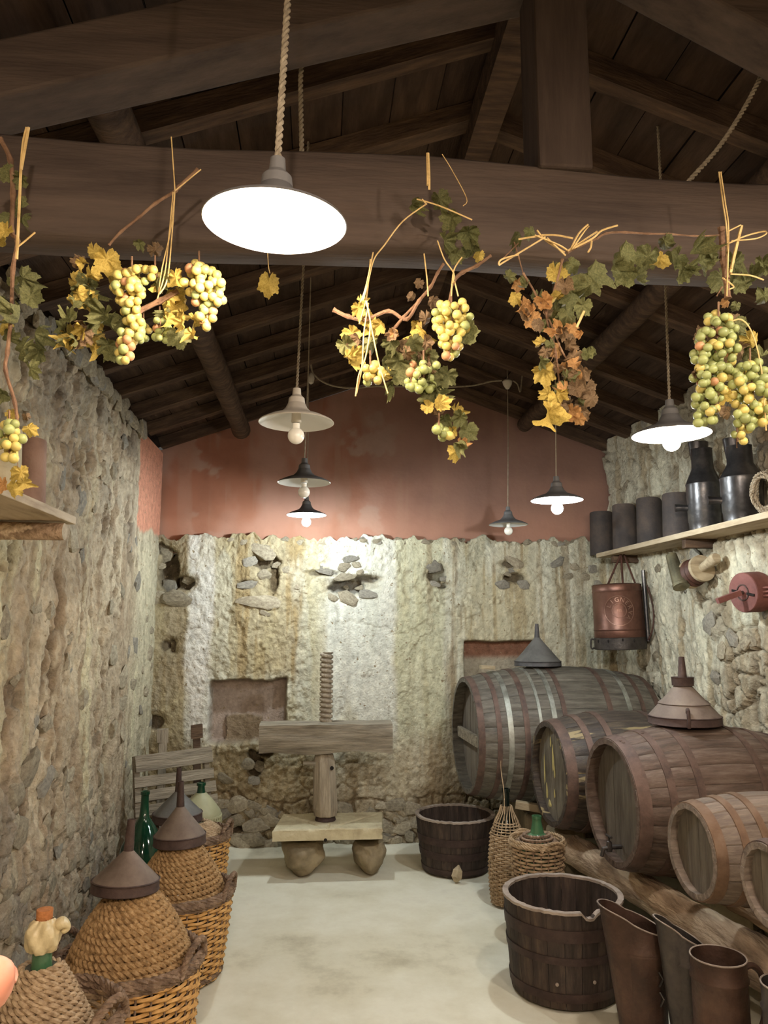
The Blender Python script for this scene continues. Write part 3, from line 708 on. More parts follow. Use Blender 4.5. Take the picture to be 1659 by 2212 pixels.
def barrel_px(label, cpx, cpy, hpx, Y, L, bulge, **k):
    p = at(cpx, cpy, Y=Y); rh = hpx*mpp(p)/2
    t, rad = barrel(label, p, k.pop('rz', math.radians(4)), L, rh, rh*bulge, k.pop('N', 22), **k)
    return t, p, rh, rad
B1, p1, r1, rad1 = barrel_px('biggest dark oak barrel at the back, with silvery hoops and a bar across its head', 1003, 1587, 240, 5.22, 1.24, 1.2, ws='b1', wh_='head', N=26, rz=math.radians(3),
    hoops=[(0.022, 'hoop', .04), (0.13, 'hoop', .03), (0.20, 'hoopg', .032), (0.30, 'hoop', .034), (0.39, 'hoopg', .018), (0.48, 'hoopg', .03), (0.55, 'hoop', .03), (0.86, 'hoop', .035), (1.0, 'hoopg', .03), (1.1, 'hoop', .03), (1.215, 'hoop', .04)], recess=0.075)
mb = MB(); mb.box((0.045, 0, -0.02), (0.03, r1*1.76, 0.07), Matrix.Rotation(math.radians(0), 4, 'X')); mb.obj('head_bar', M['oldwood'], B1, smooth=False, bevel=.004)
B2, p2, r2, rad2 = barrel_px('dark barrel with flaked paint and yellow drips on its head', 1184, 1670, 214, 4.45, 0.84, 1.2, ws='b2', wh_='headp', N=20,
    hoops=[(0.03, 'hoop', .055), (0.15, 'hoop', .035), (0.27, 'hoop', .035), (0.57, 'hoop', .035), (0.69, 'hoop', .035), (0.81, 'hoop', .05)], recess=0.045)
for (y, z, w_, h_) in [(0.03, 0.07, .03, .15), (0.01, 0.0, .02, .07), (0.17, -0.02, .02, .17), (0.14, -0.13, .03, .09), (0.10, -0.19, .05, .04), (0.02, -.12, .02, .05), (.06, .16, .02, .06)]:
    mb = MB(); mb.lathe([(0.0005, 0.0022), (0.8, 0.0016), (1, 0)], 14, Matrix.Translation((0.0425, y*1.0, z)) @ Matrix.Rotation(-PI/2, 4, 'Y') @ Matrix.Diagonal((h_/2, w_/2, 1, 1)), wob=lambda a, z: 0.18*math.sin(3*a+1))
    o = mb.obj('paint_drip', None, B2)
    if 'drip' not in M: M['drip'] = mat('cream_paint', [S(176, 160, 100), S(208, 194, 134)], ns=10, rough=.5, bump=0)
    o.data.materials.append(M['drip'])
B3, p3, r3, rad3 = barrel_px('large brown barrel carrying the ribbed funnel, with a small tap low on its head', 1318, 1732, 262, 3.72, 0.86, 1.2, ws='b3', wh_='head', N=24,
    hoops=[(0.03, 'hoop', .055, [(-.25, 0), (-.32, .005), (.9, 0)]), (0.155, 'hoop', .034, [(-.1, .008), (-.18, -.006), (1.1, 0)]), (0.285, 'hoop', .034), (0.60, 'hoop', .034), (0.71, 'hoop', .034), (0.83, 'hoop', .05)], recess=0.065)
B4, p4, r4, rad4 = barrel_px('small pale barrel with orange rusted hoops, in front of the barrel with the tap', 1492, 1838, 193, 2.98, 0.60, 1.2, ws='b4', wh_='head', N=18,
    hoops=[(0.022, 'hoopo', .04), (0.115, 'hoopo', .028), (0.195, 'hoopo', .028), (0.405, 'hoopo', .028), (0.48, 'hoopo', .028), (0.58, 'hoopo', .035)], recess=0.035, nb=4, thick=.02)
B5, p5, r5, rad5 = barrel_px('smallest barrel, half cut off at the near end of the log', 1652, 1912, 172, 2.5, 0.5, 1.2, ws='b4', wh_='head', N=16,
    hoops=[(0.02, 'hoop', .035), (0.1, 'hoop', .026), (0.17, 'hoop', .026), (0.33, 'hoop', .026), (0.4, 'hoop', .026), (0.485, 'hoop', .03)], recess=0.03, nb=4, thick=.02)
# tap in barrel 3
mb = MB(); mx = Matrix.Translation((0, 0, 0))
zt = -r3*0.74; yt = 0.03
mb.tube([(0.06, yt, zt), (0.0, yt, zt), (-0.03, yt, zt-0.006), (-0.04, yt, zt-0.04)], [0.011, 0.011, 0.010, 0.009], 10)
mb.lathe([(0.013, -0.02), (0.015, 0), (0.012, 0.025), (0.005, 0.03), (0.005, 0.05)], 10, Matrix.Translation((0.0, yt, zt)))
mb.tube([(0.0, yt-0.028, zt+0.05), (0.0, yt+0.028, zt+0.05)], 0.006, 8)
mb.obj('tap', M['iron'], B3)
# wooden chock on barrel 1
q = at(1036, 1463, Y=5.22)
# ------------------------------------------------------------------ funnels
def funnel(label, loc, R_, hc, band=0.04, spout=(0.016, 0.010, 0.13), mats=('funnel', 'band'), rings=0, lug=False, tilt=(0, 0), cap=False):
    # inverted funnel standing on its wide rim; loc = rim centre
    t = thing('funnel', label, 'funnel', loc, (tilt[0], tilt[1], random.uniform(0, 3)))
    a, b_, hs = spout; th = 0.002
    mb = MB(); mb.lathe([(R_+.002, 0), (R_+.004, 0.003), (R_+.002, 0.006), (R_+.001, band-.004), (R_+.004, band), (R_, band+.003), (R_-th, band), (R_-th, 0.001)], 48, close=True)
    mb.obj('rim_band', M[mats[1]], t)
    mb = MB(); pr = [(R_-.001, band)]
    n_ = 8
    for i in range(1, n_+1):
        f = i/n_; r = R_+(a-R_)*f; z = band+hc*(f**1.04); pr.append((r, z))
    if rings:
        rr = R_+(a-R_)*0.36; z = band+hc*0.36
        pr = [pr[0], (rr+.002, z-.004), (rr+.006, z), (rr+.002, z+.004)]+[p for p in pr[1:] if p[0] < rr-.004]
    mb.lathe(pr+[(p[0]-th, p[1]-th) for p in reversed(pr)], 48, close=False); mb.obj('cone', M[mats[0]], t)
    if cap:
        mb = MB(); mb.lathe([(a+.030, band+hc-.022), (a+.032, band+hc+.016), (a+.034, band+hc+.019), (a+.030, band+hc+.019), (a+.004, band+hc+.012)], 28); mb.obj('neck_collar', M[mats[1]], t)
    mb = MB(); z0 = band+hc-.004; mb.lathe([(a+.001, z0), (b_, z0+hs), (b_-.002, z0+hs), (a-.001, z0)], 20, close=True); mb.obj('spout', M[mats[1]], t)
    if lug:
        mb = MB(); mb.tube([(R_*0.84, 0, band+.028), (R_*0.9, 0, band+.045), (R_*1.03, 0, band+.04), (R_*1.08, 0, band-.004), (R_+.004, 0, 0.0)], 0.009, 8)
        o = mb.obj('handle', M[mats[1]], t); t.rotation_euler[2] = -PI/2-0.35
    return t
def fun_px(label, px, py_rim, wpx, py_apex, py_tip, Y, **k):
    p = at(px, py_rim, Y=Y); s_ = mpp(p); p.z += 0
    R_ = wpx*s_/2; bnd = k.pop('band', 0.035)
    za = at(px, py_apex, Y=Y).z-p.z-bnd; zt_ = at(px, py_tip, Y=Y).z-p.z-bnd-za
    return funnel(label, p, R_, max(za, .05), band=bnd, spout=(k.pop('sa', 0.016), k.pop('sb', 0.011), zt_), **k)
zf = p1.z+rad1(0.62)
f1_ = fun_px('smooth grey funnel upside down on top of the biggest barrel', 1162, 1446, 99, 1385, 1354, 5.27, mats=('funnelg', 'bandg'), band=.03, sa=.018, sb=.012)
f3_ = fun_px('large ribbed funnel with collar, upside down on the barrel with the tap', 1480, 1570, 150, 1478, 1424, 3.78, rings=1, lug=True, cap=True, band=.038, sa=.022, sb=.014)
for f_, B_, rd, pp in ((f1_, B1, rad1, p1), (f3_, B3, rad3, p3)):
    c_, s_ = math.cos(B_.rotation_euler[2]), math.sin(B_.rotation_euler[2])
    lx = (f_.location.x-pp.x)*c_+(f_.location.y-pp.y)*s_
    f_.location.z = pp.z+rd(lx)+0.004
mb = MB(); mb.box((0, 0, 0.015), (0.09, 0.05, 0.028), j=.006)
o = mb.obj('wood_chip', M['palewood'], smooth=False); tag(o, 'small flat piece of pale wood lying on top of the biggest barrel near its head', 'wood')
o.location = (p1.x+0.16, p1.y-0.02, p1.z+rad1(0.16)+0.022)

# ------------------------------------------------------------------ logs and supports
def lumplog(name, label, pts, r, mt, n=14, seg=6, jit=.12, flat=1.0, cat='log', grow=0):
    P_ = catmull(pts, seg); rs = []; mb = MB()
    N = len(P_); vs = []; fs = []; up = None; sd = random.uniform(0, 50)
    for i, p in enumerate(P_):
        t = (P_[min(i+1, N-1)]-P_[max(i-1, 0)]).normalized(); upv = Vector((0, 0, 1)); b_ = t.cross(upv).normalized(); u = b_.cross(t)
        for k in range(n):
            a = 2*PI*k/n; rr = r*(1+jit*(math.sin(2*a+sd+i*.11)+0.7*math.sin(3*a+i*0.23+sd)+0.5*math.sin(i*.7+sd)+random.uniform(-.35, .35)))
            vs.append(p+(u*math.cos(a)*flat+b_*math.sin(a))*rr*(1+grow*i/N))
    for i in range(N-1):
        for k in range(n): fs.append((i*n+k, i*n+(k+1) % n, (i+1)*n+(k+1) % n, (i+1)*n+k))
    fs += [tuple(reversed(range(n))), tuple((N-1)*n+k for k in range(n))]
    mb.add(vs, fs); o = mb.obj(name, M[mt], None, angle=70)
    if label: tag(o, label, cat)
    return o
zl = 0.33
la = at(1236, 1836, Z=zl); lb = at(1659, 2092, Z=zl)
dirl = (lb-la).normalized()
lumplog('support_log', 'long gnarled debarked log running under the barrel heads towards the viewer', [la, la.lerp(lb, .3)+Vector((.02, 0, .0)), la.lerp(lb, .62)+Vector((.015, 0, -.005)), lb, lb+dirl*.7], 0.078, 'log', 24, 18, .06, grow=.15)
lumplog('upper_log', 'short pale log lying on the long log under the two smallest barrels', [(1.78, 3.32, .460), (1.83, 2.9, .452), (1.93, 2.15, .45)], 0.068, 'log', 18, 14, .05)
lumplog('rear_log', 'rear log lying along the right wall under the barrels', [(2.05, 5.55, .365), (2.05, 4.45, .352), (2.04, 3.72, .326), (2.05, 3.3, .32), (2.06, 2.2, .32)], 0.078, 'log', 12, 8, .05)
for (x, y, zt_, l) in [(1.50, 4.28, .225, 'pale squared stone block under the far end of the long log'), (1.62, 3.35, .225, 'stone block holding up the long log below the barrel with the tap'), (1.80, 2.35, .22, 'stone block under the near end of the long log'),
        (2.05, 5.3, .28, 'stone under the rear log below the biggest barrel'), (2.05, 3.95, .25, 'stone under the middle of the rear log'), (2.06, 2.6, .23, 'stone under the near end of the rear log')]:
    mb = MB(); mb.box((0, 0, zt_/2), (0.2, 0.2, zt_), j=.012); o = mb.obj('stone_block', M['slab'], smooth=False, bevel=.02); o.location = (x, y, 0); tag(o, l, 'stone')
for (x, y, z0_, z1_, l) in [(1.84, 2.5, .535, .62, 'wooden chock under the smallest barrel'), (1.97, 3.05, .40, .53, 'wooden chock at the back of the small pale barrel'), (1.97, 2.5, .40, .0, '')]:
    if l: mb = MB(); mb.box((0, 0, 0), (.07, .13, z1_-z0_)); o = mb.obj('wooden_chock', M['palewood'], smooth=False, bevel=.004); o.location = (x, y, (z0_+z1_)/2); tag(o, l, 'chock')
g = p1.z-rad1(.45)
mb = MB(); mb.box((p1.x+.45, p1.y, g/2-.005), (.2, .46, g-.01), j=.012); o = mb.obj('bearer_stone', M['boulder'], smooth=False, bevel=.02); tag(o, 'dark stone bearer under the biggest barrel behind the far tub', 'stone')
q = at(1142, 1742, Y=4.86); mb = MB(); mb.box((0, 0, 0), (0.16, 0.05, 0.045)); o = mb.obj('wood_wedge', M['palewood'], smooth=False, bevel=.003); o.location = q; o.rotation_euler = (0, .12, -.3); tag(o, 'yellow wooden wedge jammed beside the barrel with yellow drips', 'wedge')
zz2 = p2.z-rad2(.1)
mb = MB(); mb.box((0, 0, zz2/2-.01), (0.2, 0.18, zz2-.02), j=.015); o = mb.obj('stone_block', M['boulder'], smooth=False, bevel=.025); o.location = (p2.x+.14, p2.y+.17, 0); tag(o, 'rough pale stone propping the barrel with yellow drips', 'stone')

# ------------------------------------------------------------------ tubs
def tub(label, cx, cy, rt, rb, H_, N, hoops, notch=None, seed=1, wob=0.01):
    t = thing('tub', label, 'tub', (cx, cy, 0)); da = 2*PI/N; half = da/2*.975; th = .02
    rnd = random.Random(seed)
    def stave(hh, nt=False):
        ns = 6; vs = []; fs = []; K = 6
        for i in range(ns+1):
            z = hh*i/ns; r = rb+(rt-rb)*(z/H_)**.9
            for (rr, a) in [(r, -half), (r+.001, 0), (r, half), (r-th, half), (r-th, 0), (r-th, -half)]:
                z2 = z
                if nt and i == ns and a == 0: z2 = z-.024
                vs.append((rr*math.cos(a), rr*math.sin(a), z2))
        for i in range(ns):
            for k in range(K): fs.append((i*K+k, i*K+(k+1) % K, (i+1)*K+(k+1) % K, (i+1)*K+k))
        fs += [(5, 4, 1, 0), (4, 3, 2, 1), tuple(ns*K+k for k in (0, 1, 4, 5)), tuple(ns*K+k for k in (1, 2, 3, 4))]
        return MB().add(vs, fs).mesh('stave', M['tub'], angle=30)
    mes = [stave(H_+d) for d in (-.004, 0, .003)]; mn = stave(H_, True)
    for k in range(N):
        inst('stave', mn if notch is not None and k == notch else rnd.choice(mes), t, (0, 0, 0), (0, 0, da*k))
    for (z, w_) in hoops:
        r0 = rb+(rt-rb)*((z-w_/2)/H_)**.9; r1_ = rb+(rt-rb)*((z+w_/2)/H_)**.9
        MB().lathe([(r0-.003, z-w_/2), (r0+.005, z-w_/2), (r1_+.005, z+w_/2), (r1_-.003, z+w_/2)], 48, close=True).obj('hoop', M['tubhoop'], t)
    # pale worn rim edge
    n_ = 96; vs = []; fs = []
    for k in range(n_):
        a = 2*PI*k/n_; kk = ((a/da+.5) % N); dz = random.uniform(-.002, .002)
        if notch is not None:
            d_ = abs(((a-notch*da+PI) % (2*PI))-PI)/half
            if d_ < 1: dz -= .026*(1-d_**2)
        for (rr, z) in [(rt+.004, H_-.006), (rt+.004, H_+.005), (rt-th-.002, H_+.005), (rt-th-.002, H_-.006)]: vs.append((rr*math.cos(a), rr*math.sin(a), z+dz))
    for k in range(n_):
        for j in range(4): fs.append((k*4+j, k*4+(j+1) % 4, ((k+1) % n_)*4+(j+1) % 4, ((k+1) % n_)*4+j))
    MB().add(vs, fs).obj('rim_edge', M['tubrim'], t)
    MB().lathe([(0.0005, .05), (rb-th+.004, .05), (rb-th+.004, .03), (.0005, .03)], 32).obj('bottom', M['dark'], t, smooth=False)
    return t
def tubpos(px, py_base_front, rb):
    f = at(px, py_base_front, Z=0); d = Vector((f.x, f.y, 0)).normalized(); c_ = f+d*rb; return c_.x, c_.y
cx, cy = tubpos(984, 1897, .215)
pm_ = at(984, 1752, Y=cy); rt = 169*mpp(pm_)/2
ha = at(984, 1757, Y=cy).z
T1 = tub('dark round wooden tub in front of the biggest barrel, with a hole near its base', cx, cy, rt, .215, ha, 22, [(ha*.36, .045), (ha*.62, .045), (ha*.08, .03)], seed=3)
mb = MB(); mb.tube([(0, 0, 0), (0, 0, .03), (.0, 0, .07), (0, 0, .1)], [.012, .035, .03, .004], 5)
o = mb.obj('cork_chunk', M['palewood'], smooth=False); q = at(952, 1884, Z=.03); o.location = (cx-.05, cy-.225-.06, 0.0); o.rotation_euler = (-.15, .25, 0); tag(o, 'jagged chunk of pale wood leaning at the foot of the far tub', 'wood')
cx2, cy2 = tubpos(1222, 2180, .225)
ha2 = at(1229, 1928, Y=cy2).z; rt2 = 251*mpp(at(1229, 1928, Y=cy2))/2
na = math.atan2(at(1272, 1950, Y=cy2-rt2).y-cy2, at(1272, 1950, Y=cy2-rt2).x-cx2)
NT2 = 22; nk = int(round((na % (2*PI))/(2*PI/NT2))) % NT2
T2 = tub('large wooden tub with a pale notched rim, in front of the wicker bottles', cx2, cy2, rt2, .235, ha2, NT2, [(ha2*.76, .05), (ha2*.5, .03), (ha2*.12, .035)], notch=nk, seed=5)
mb = MB()
for (a, z) in [(-2.0, .10), (-1.35, .11)]:
    r_ = .245; mb.lathe([(.0005, .004), (.007, .003), (.008, 0)], 10, Matrix.Translation((r_*math.cos(a), r_*math.sin(a), z)) @ Matrix.Rotation(a, 4, 'Z') @ Matrix.Rotation(PI/2, 4, 'Y'))
mb.obj('peg', M['tubrim'], T2)

# ------------------------------------------------------------------ wicker and rope work
def weave(mb, prof, rows, N, r, amp, seg=2, jit=.0):
    # prof: function f in 0..1 -> (radius, z)
    n_ = N*seg
    for i in range(rows):
        f = (i+.5)/rows; R_, z = prof(f); pts = []
        for k in range(n_+1):
            a = 2*PI*k/n_
            rr = R_+amp*math.cos(PI*k/seg+PI*i)+random.uniform(-jit, jit)
            pts.append((rr*math.cos(a), rr*math.sin(a), z+random.uniform(-jit, jit)))
        mb.tube(pts, r, 4, caps=False)
    return mb
def stakes(mb, prof, N, r, n=6, ext=0.0):
    for k in range(N):
        a = 2*PI*k/N; pts = []
        for i in range(n+1):
            R_, z = prof(i/n); pts.append((R_*math.cos(a), R_*math.sin(a), z))
        mb.tube(pts, r, 5)
    return mb
def ringrope(mb, R_, z, r, strands=3, pitch=.06, jit=0.0):
    pts = [(R_*math.cos(2*PI*k/48), R_*math.sin(2*PI*k/48), z+random.uniform(-jit, jit)) for k in range(49)]
    return twist(mb, pts, r, pitch, strands, 5, 140)
def handle(mb, R_, z, a0, w_=.10, h_=.09, r=.012):
    pts = []
    for i in range(9):
        t_ = i/8; a = a0+(t_-.5)*w_*2/R_; hz = h_*math.sin(PI*t_)**.6; rr = R_+.008
        pts.append((rr*math.cos(a), rr*math.sin(a), z+hz-.02))
    return twist(mb, pts, r, .05, 3, 5, 60)
def basket(label, loc, Rt, Rb, H_, rows, N, m1='wicker', hang=(), r=.0075):
    t = thing('wicker_basket', label, 'basket', loc)
    prof = lambda f: (Rb+(Rt-Rb)*f**.8, H_*f)
    weave(MB(), prof, rows, N, r, .007, 2, .0012).obj('woven_wall', M[m1], t)['kind'] = 'stuff'
    stakes(MB(), lambda f: (prof(f)[0]+.001, prof(f)[1]), N, .0045).obj('basket_stakes', M['rimw' if m1 == 'wicker' else m1], t)['kind'] = 'stuff'
    mb = MB(); ringrope(mb, Rt+.004, H_, .015, 4, .10, .003); ringrope(mb, Rt+.001, H_+.014, .013, 3, .08, .003); ringrope(mb, Rt+.002, H_-.016, .009, 3, .08, .002); mb.obj('braided_rim', M['rimw'], t)
    ringrope(MB(), Rb+.004, .02, .014).obj('braided_foot', M['rimw'], t)
    for a0 in hang: handle(MB(), Rt+.004, H_+.01, a0).obj('handle', M['rimw'], t)
    MB().lathe([(.0005, .012), (Rb-.01, .012), (Rb-.01, .002), (.0005, .002)], 24).obj('base_disc', M['dark'], t)
    return t
def coil(mb, prof, turns, r, lump=.25, n=6, seg=96, braid=26):
    pts = []; rs = []
    N_ = int(turns*seg)
    for i in range(N_+1):
        f = i/N_; R_, z = prof(f); a = 2*PI*turns*f
        pts.append((R_*math.cos(a), R_*math.sin(a), z)); rs.append(r*(1+lump*math.sin(a*braid)*(.6+.4*math.sin(i*.37))+random.uniform(-.12, .12)))
    return mb.tube(pts, rs, n)
def demijohn(label, loc, R_, z0, z1, rt_, turns, m1='straw', neck=None, rope=.012, cone=.45):
    # rope-covered glass demijohn: shoulder cone from radius R_ at z0 up to rt_ at z1, body below hidden in its basket
    t = thing('demijohn', label, 'demijohn', loc)
    def sh(f):
        a = f*PI/2
        return rt_+(R_-rt_)*((1-cone)*max(math.cos(a), 0)**.9*(1-.25*f)+cone*(1-f)), z0+(z1-z0)*(f*.45+.55*((1-cone)*math.sin(a)+cone*f))
    prof = [(.0005, .03), (R_*.66, .03), (R_*.8, .1), (R_*.88, z0*.7)]
    mb = MB(); mb.lathe(prof+[(max(sh(i/8)[0]-rope*.6, .01), sh(i/8)[1]-.003) for i in range(9)]+[(.0005, z1-.002)], 36); mb.obj('glass_body', M['glassd'], t)
    N_ = int(turns*40); pts = []
    for i in range(N_+1):
        R0_, z = sh(i/N_); a = 2*PI*turns*i/N_; pts.append((R0_*math.cos(a), R0_*math.sin(a), z))
    twist(MB(), pts, rope*1.05, .045, 2, 6, int(turns*120)).obj('rope_wrap', M[m1], t)
    if neck:
        rn, hn, mm = neck
        MB().lathe([(rn*1.5, z1-.03), (rn*1.05, z1), (rn, z1+.02), (rn, z1+hn*.8), (rn*1.22, z1+hn*.84), (rn*1.25, z1+hn*.97), (rn*1.1, z1+hn), (rn*.8, z1+hn), (rn*.75, z1+hn*.7)], 24).obj('neck', M[mm], t)
    return t
# basket 1 (nearest full basket), basket 2, basket 3
pA = at(280, 2072, Z=.42); RA = 298*mpp(pA)/2
pA.z = 0; HA = .42
basket('honey coloured wicker basket with dark braided rim, nearest whole basket on the left', pA, RA, RA*.83, HA, 26, 30, hang=(-.25, 2.9))
zt1 = at(262, 1930, Y=pA.y).z
demijohn('rope-wrapped demijohn in the nearest whole wicker basket, under a tall funnel', pA+Vector((0, 0, .0)), RA*.86, HA-.01, zt1-.005, .075, 12, rope=.014)
fA = fun_px('tall brown conical funnel upside down on the nearest rope-wrapped demijohn', 270, 1922, 140, 1838, 1769, pA.y, band=.036, sa=.017, sb=.014, tilt=(0.03, 0.06))
pB = at(388, 1925, Z=.36); RB = 222*mpp(pB)/2; pB.z = 0; HB = .36
basket('honey coloured wicker basket, middle one of three along the left wall', pB, RB, RB*.8, HB, 22, 30, hang=(-.15, 2.8))
zt2 = at(388, 1832, Y=pB.y).z
demijohn('rope-wrapped demijohn in the middle wicker basket', pB, RB*.84, HB-.01, zt2+.01, .075, 11, rope=.013)
fun_px('brown conical funnel with dark band upside down on the middle demijohn', 388, 1822, 109, 1742, 1686, pB.y, band=.042, sa=.018, sb=.014, tilt=(0, .02))
pC = at(420, 1802, Y=4.62); RC = 148*mpp(pC)/2; HC = pC.z; pC.z = 0
basket('honey coloured wicker basket with dark braided rim, farthest one beside the slatted rack', pC, RC, RC*.8, HC, 24, 26, hang=(-.2, 3.0))
zt3 = at(385, 1778, Y=pC.y).z
demijohn('pale rope-wrapped demijohn in the farthest wicker basket', pC, RC*.84, HC-.01, zt3+.0, .07, 9, m1='strawp', rope=.012)
fun_px('grey brown funnel upside down behind the middle demijohn funnel', 383, 1772, 104, 1709, 1657, pC.y, band=.042, sa=.018, sb=.013, mats=('funnelg', 'band'))
# dark green bottle between the wall and the middle demijohn
q = at(310, 1800, Y=4.35)
t = thing('green_bottle', 'dark green glass bottle with a long neck standing by the left wall behind the baskets', 'bottle', (q.x, q.y, 0))
zb_ = at(310, 1709, Y=4.35).z
MB().lathe([(.0005, .004), (.10, .006), (.125, .03), (.13, zb_-.36), (.11, zb_-.27), (.06, zb_-.18), (.026, zb_-.13), (.021, zb_-.06), (.02, zb_-.02), (.024, zb_-.016), (.024, zb_), (.017, zb_), (.016, zb_-.04)], 32).obj('glass_body', M['glass'], t)
# small demijohn in pale plastic weave
q = at(432, 1780, Y=5.0); zn = at(416, 1690, Y=5.0).z
t = thing('plastic_covered_demijohn', 'small demijohn in a pale plastic basket cover with green neck, before the rack', 'demijohn', (q.x, q.y, 0))
MB().lathe([(.0005, .004), (.11, .01), (.125, .05), (.125, zn-.19), (.12, zn-.165), (.07, zn-.10), (.035, zn-.065), (.028, zn-.06)], 32).obj('cover_shell', M['plast'], t)
mb = MB()
for i in range(9):
    z = zn-.2-i*.026; mb.lathe([(.126, z), (.130, z), (.130, z+.011), (.126, z+.011)], 32, close=True)
for k in range(36):
    a = 2*PI*k/36; mb.box((0, 0, 0), (.005, .010, .24), Matrix.Translation((.1285*math.cos(a), .1285*math.sin(a), zn-.31)) @ Matrix.Rotation(a, 4, 'Z'))
mb.obj('lattice', M['plast'], t, smooth=False)['kind'] = 'stuff'
MB().lathe([(.03, zn-.07), (.024, zn-.05), (.021, zn-.02), (.028, zn-.018), (.028, zn-.002), (.018, zn), (.017, zn-.03)], 24).obj('neck', M['glass'], t)
# nearest demijohn, cut off at the corner
q = at(90, 2085, Y=2.42); zsh = q.z
t = demijohn('rope-wrapped demijohn in the near corner with cork and plastic film on its neck', (q.x-.0, q.y, 0), .19, .36, zsh, .05, 17, m1='strawp', neck=(.027, .1, 'glassg'), rope=.011, cone=.8)
zc_ = at(90, 2038, Y=2.42).z; zk = at(95, 1970, Y=2.42).z
mb = MB(); mb.lathe([(.036, zc_-.018), (.048, zc_), (.05, zc_+.03), (.044, zc_+.05), (.028, zk-.02), (.024, zk-.017)], 64, wob=lambda a, z: .12*math.sin(5*a+z*60)+.07*math.sin(11*a-z*90)); mb.tube([(.03, 0, zk-.04), (.055, .0, zk-.025), (.068, 0.01, zk-.045), (.05, 0, zk-.06)], [.02, .022, .015, .01], 8)
o = mb.obj('plastic_wrap', M['film'], t); o.modifiers.new('s', 'SUBSURF').levels = 2; o.modifiers['s'].render_levels = 2
MB().lathe([(.0005, zc_), (.021, zc_), (.0225, zk+.008), (.0005, zk+.008)], 20).obj('cork', M['cork'], t)
basket('brown wicker basket round the near corner demijohn, its twisted handle up', (q.x, q.y, 0), .225, .18, at(200, 2198, Y=2.42).z, 24, 26, m1='wickerb', hang=(-.35, 2.6))
# tall wicker bottle
fq = at(1098, 1962, Z=0); dq = Vector((fq.x, fq.y, 0)).normalized(); cw = fq+dq*.095
sW = mpp(at(1098, 1850, Y=cw.y)); RW = 76*sW/2
zA = at(1098, 1800, Y=cw.y).z; zB = at(1098, 1772, Y=cw.y).z; zCn = at(1103, 1703, Y=cw.y).z
t = thing('wicker_bottle', 'tall wicker covered bottle with open cage neck and one stray reed, beside the far tub', 'bottle', (cw.x, cw.y, 0))
def pw(f):
    z = f*zA; return (RW*(.9+.12*math.sin(PI*min(1, f*1.05))), z)
weave(MB(), pw, 34, 20, .0065, .005, 2, .0012).obj('woven_wall', M['wickerb'], t)['kind'] = 'stuff'
def pw2(f): return (RW*(.92-.3*f), zA+f*(zB-zA))
weave(MB(), pw2, 5, 20, .005, .004, 2, .0012).obj('woven_shoulder', M['wickerb'], t)['kind'] = 'stuff'
mb = MB(); stakes(mb, pw, 20, .004)
for k in range(20):
    a = 2*PI*k/20; r0, r1_ = RW*.92, .028
    mb.tube([(r0*math.cos(a)*.98, r0*math.sin(a)*.98, zA-.02), (RW*.66*math.cos(a+.05), RW*.66*math.sin(a+.05), zB), (r1_*1.5*math.cos(a+.2), r1_*1.5*math.sin(a+.2), zB+.05), (r1_*1.15*math.cos(a+.25), r1_*1.15*math.sin(a+.25), zB+.085)], .003, 5)
mb.obj('cage_reeds', M['strawp'], t)['kind'] = 'stuff'
MB().lathe([(.0005, .01), (RW*.8, .012), (RW*.85, .05), (RW*.88, zA*.9), (RW*.72, zA+.0), (RW*.35, zB+.01), (.022, zB+.06), (.019, zCn-.02), (.024, zCn-.018), (.024, zCn), (.015, zCn), (.014, zCn-.05)], 28).obj('glass_body', M['glassd'], t)
mb = MB(); e = at(1080, 1642, Y=cw.y)-cw; mb.tube(catmull([(-.02, -.03, zB-.02), (-.018, -.03, zCn-.02), (-.03, -.02, (zCn+e.z)/2+.02), (e.x, -.02, e.z)], 5), [.003]*10+[.002]*6, 5); mb.obj('stray_reed', M['strawp'], t)
# small wicker bottle
cv = at(1160, 1795, Y=4.13); sV = mpp(cv); RV = 116*sV/2
zr = at(1160, 1818, Y=cv.y).z
t = thing('wicker_bottle', 'squat green bottle in a round braided wicker basket behind the notched tub', 'bottle', (cv.x, cv.y, 0))
weave(MB(), lambda f: (RV*(.78+.18*f), .012+(zr-.012)*f), 26, 22, .0075, .006, 2, .0012).obj('woven_wall', M['wickerb'], t)['kind'] = 'stuff'
stakes(MB(), lambda f: (RV*(.78+.18*f), .012+(zr-.012)*f), 22, .004).obj('basket_stakes', M['rimw'], t)['kind'] = 'stuff'
mb = MB(); ringrope(mb, RV*.99, zr, .013, 4, .08, .003); ringrope(mb, RV*.97, zr+.014, .010, 3); mb.obj('braided_rim', M['wickerb'], t)
handle(MB(), RV*.97, zr+.005, -1.2, .07, .04, .009).obj('handle', M['wickerb'], t); handle(MB(), RV*.97, zr+.005, 1.9, .07, .04, .009).obj('handle', M['wickerb'], t)
zv = at(1155, 1762, Y=cv.y).z
MB().lathe([(.0005, .02), (RV*.6, .03), (RV*.68, .08), (RV*.72, zr-.06), (RV*.62, zr-.02), (RV*.4, zr+.03), (.036, zv-.085), (.026, zv-.04), (.023, zv-.016), (.026, zv-.014), (.026, zv), (.016, zv), (.015, zv-.04)], 28).obj('glass_body', M['glassg'], t)
coil(MB(), lambda f: (RV*(.84-.42*f), zr-.02+.06*f), 4, .009).obj('rope_wrap', M['rimw'], t)

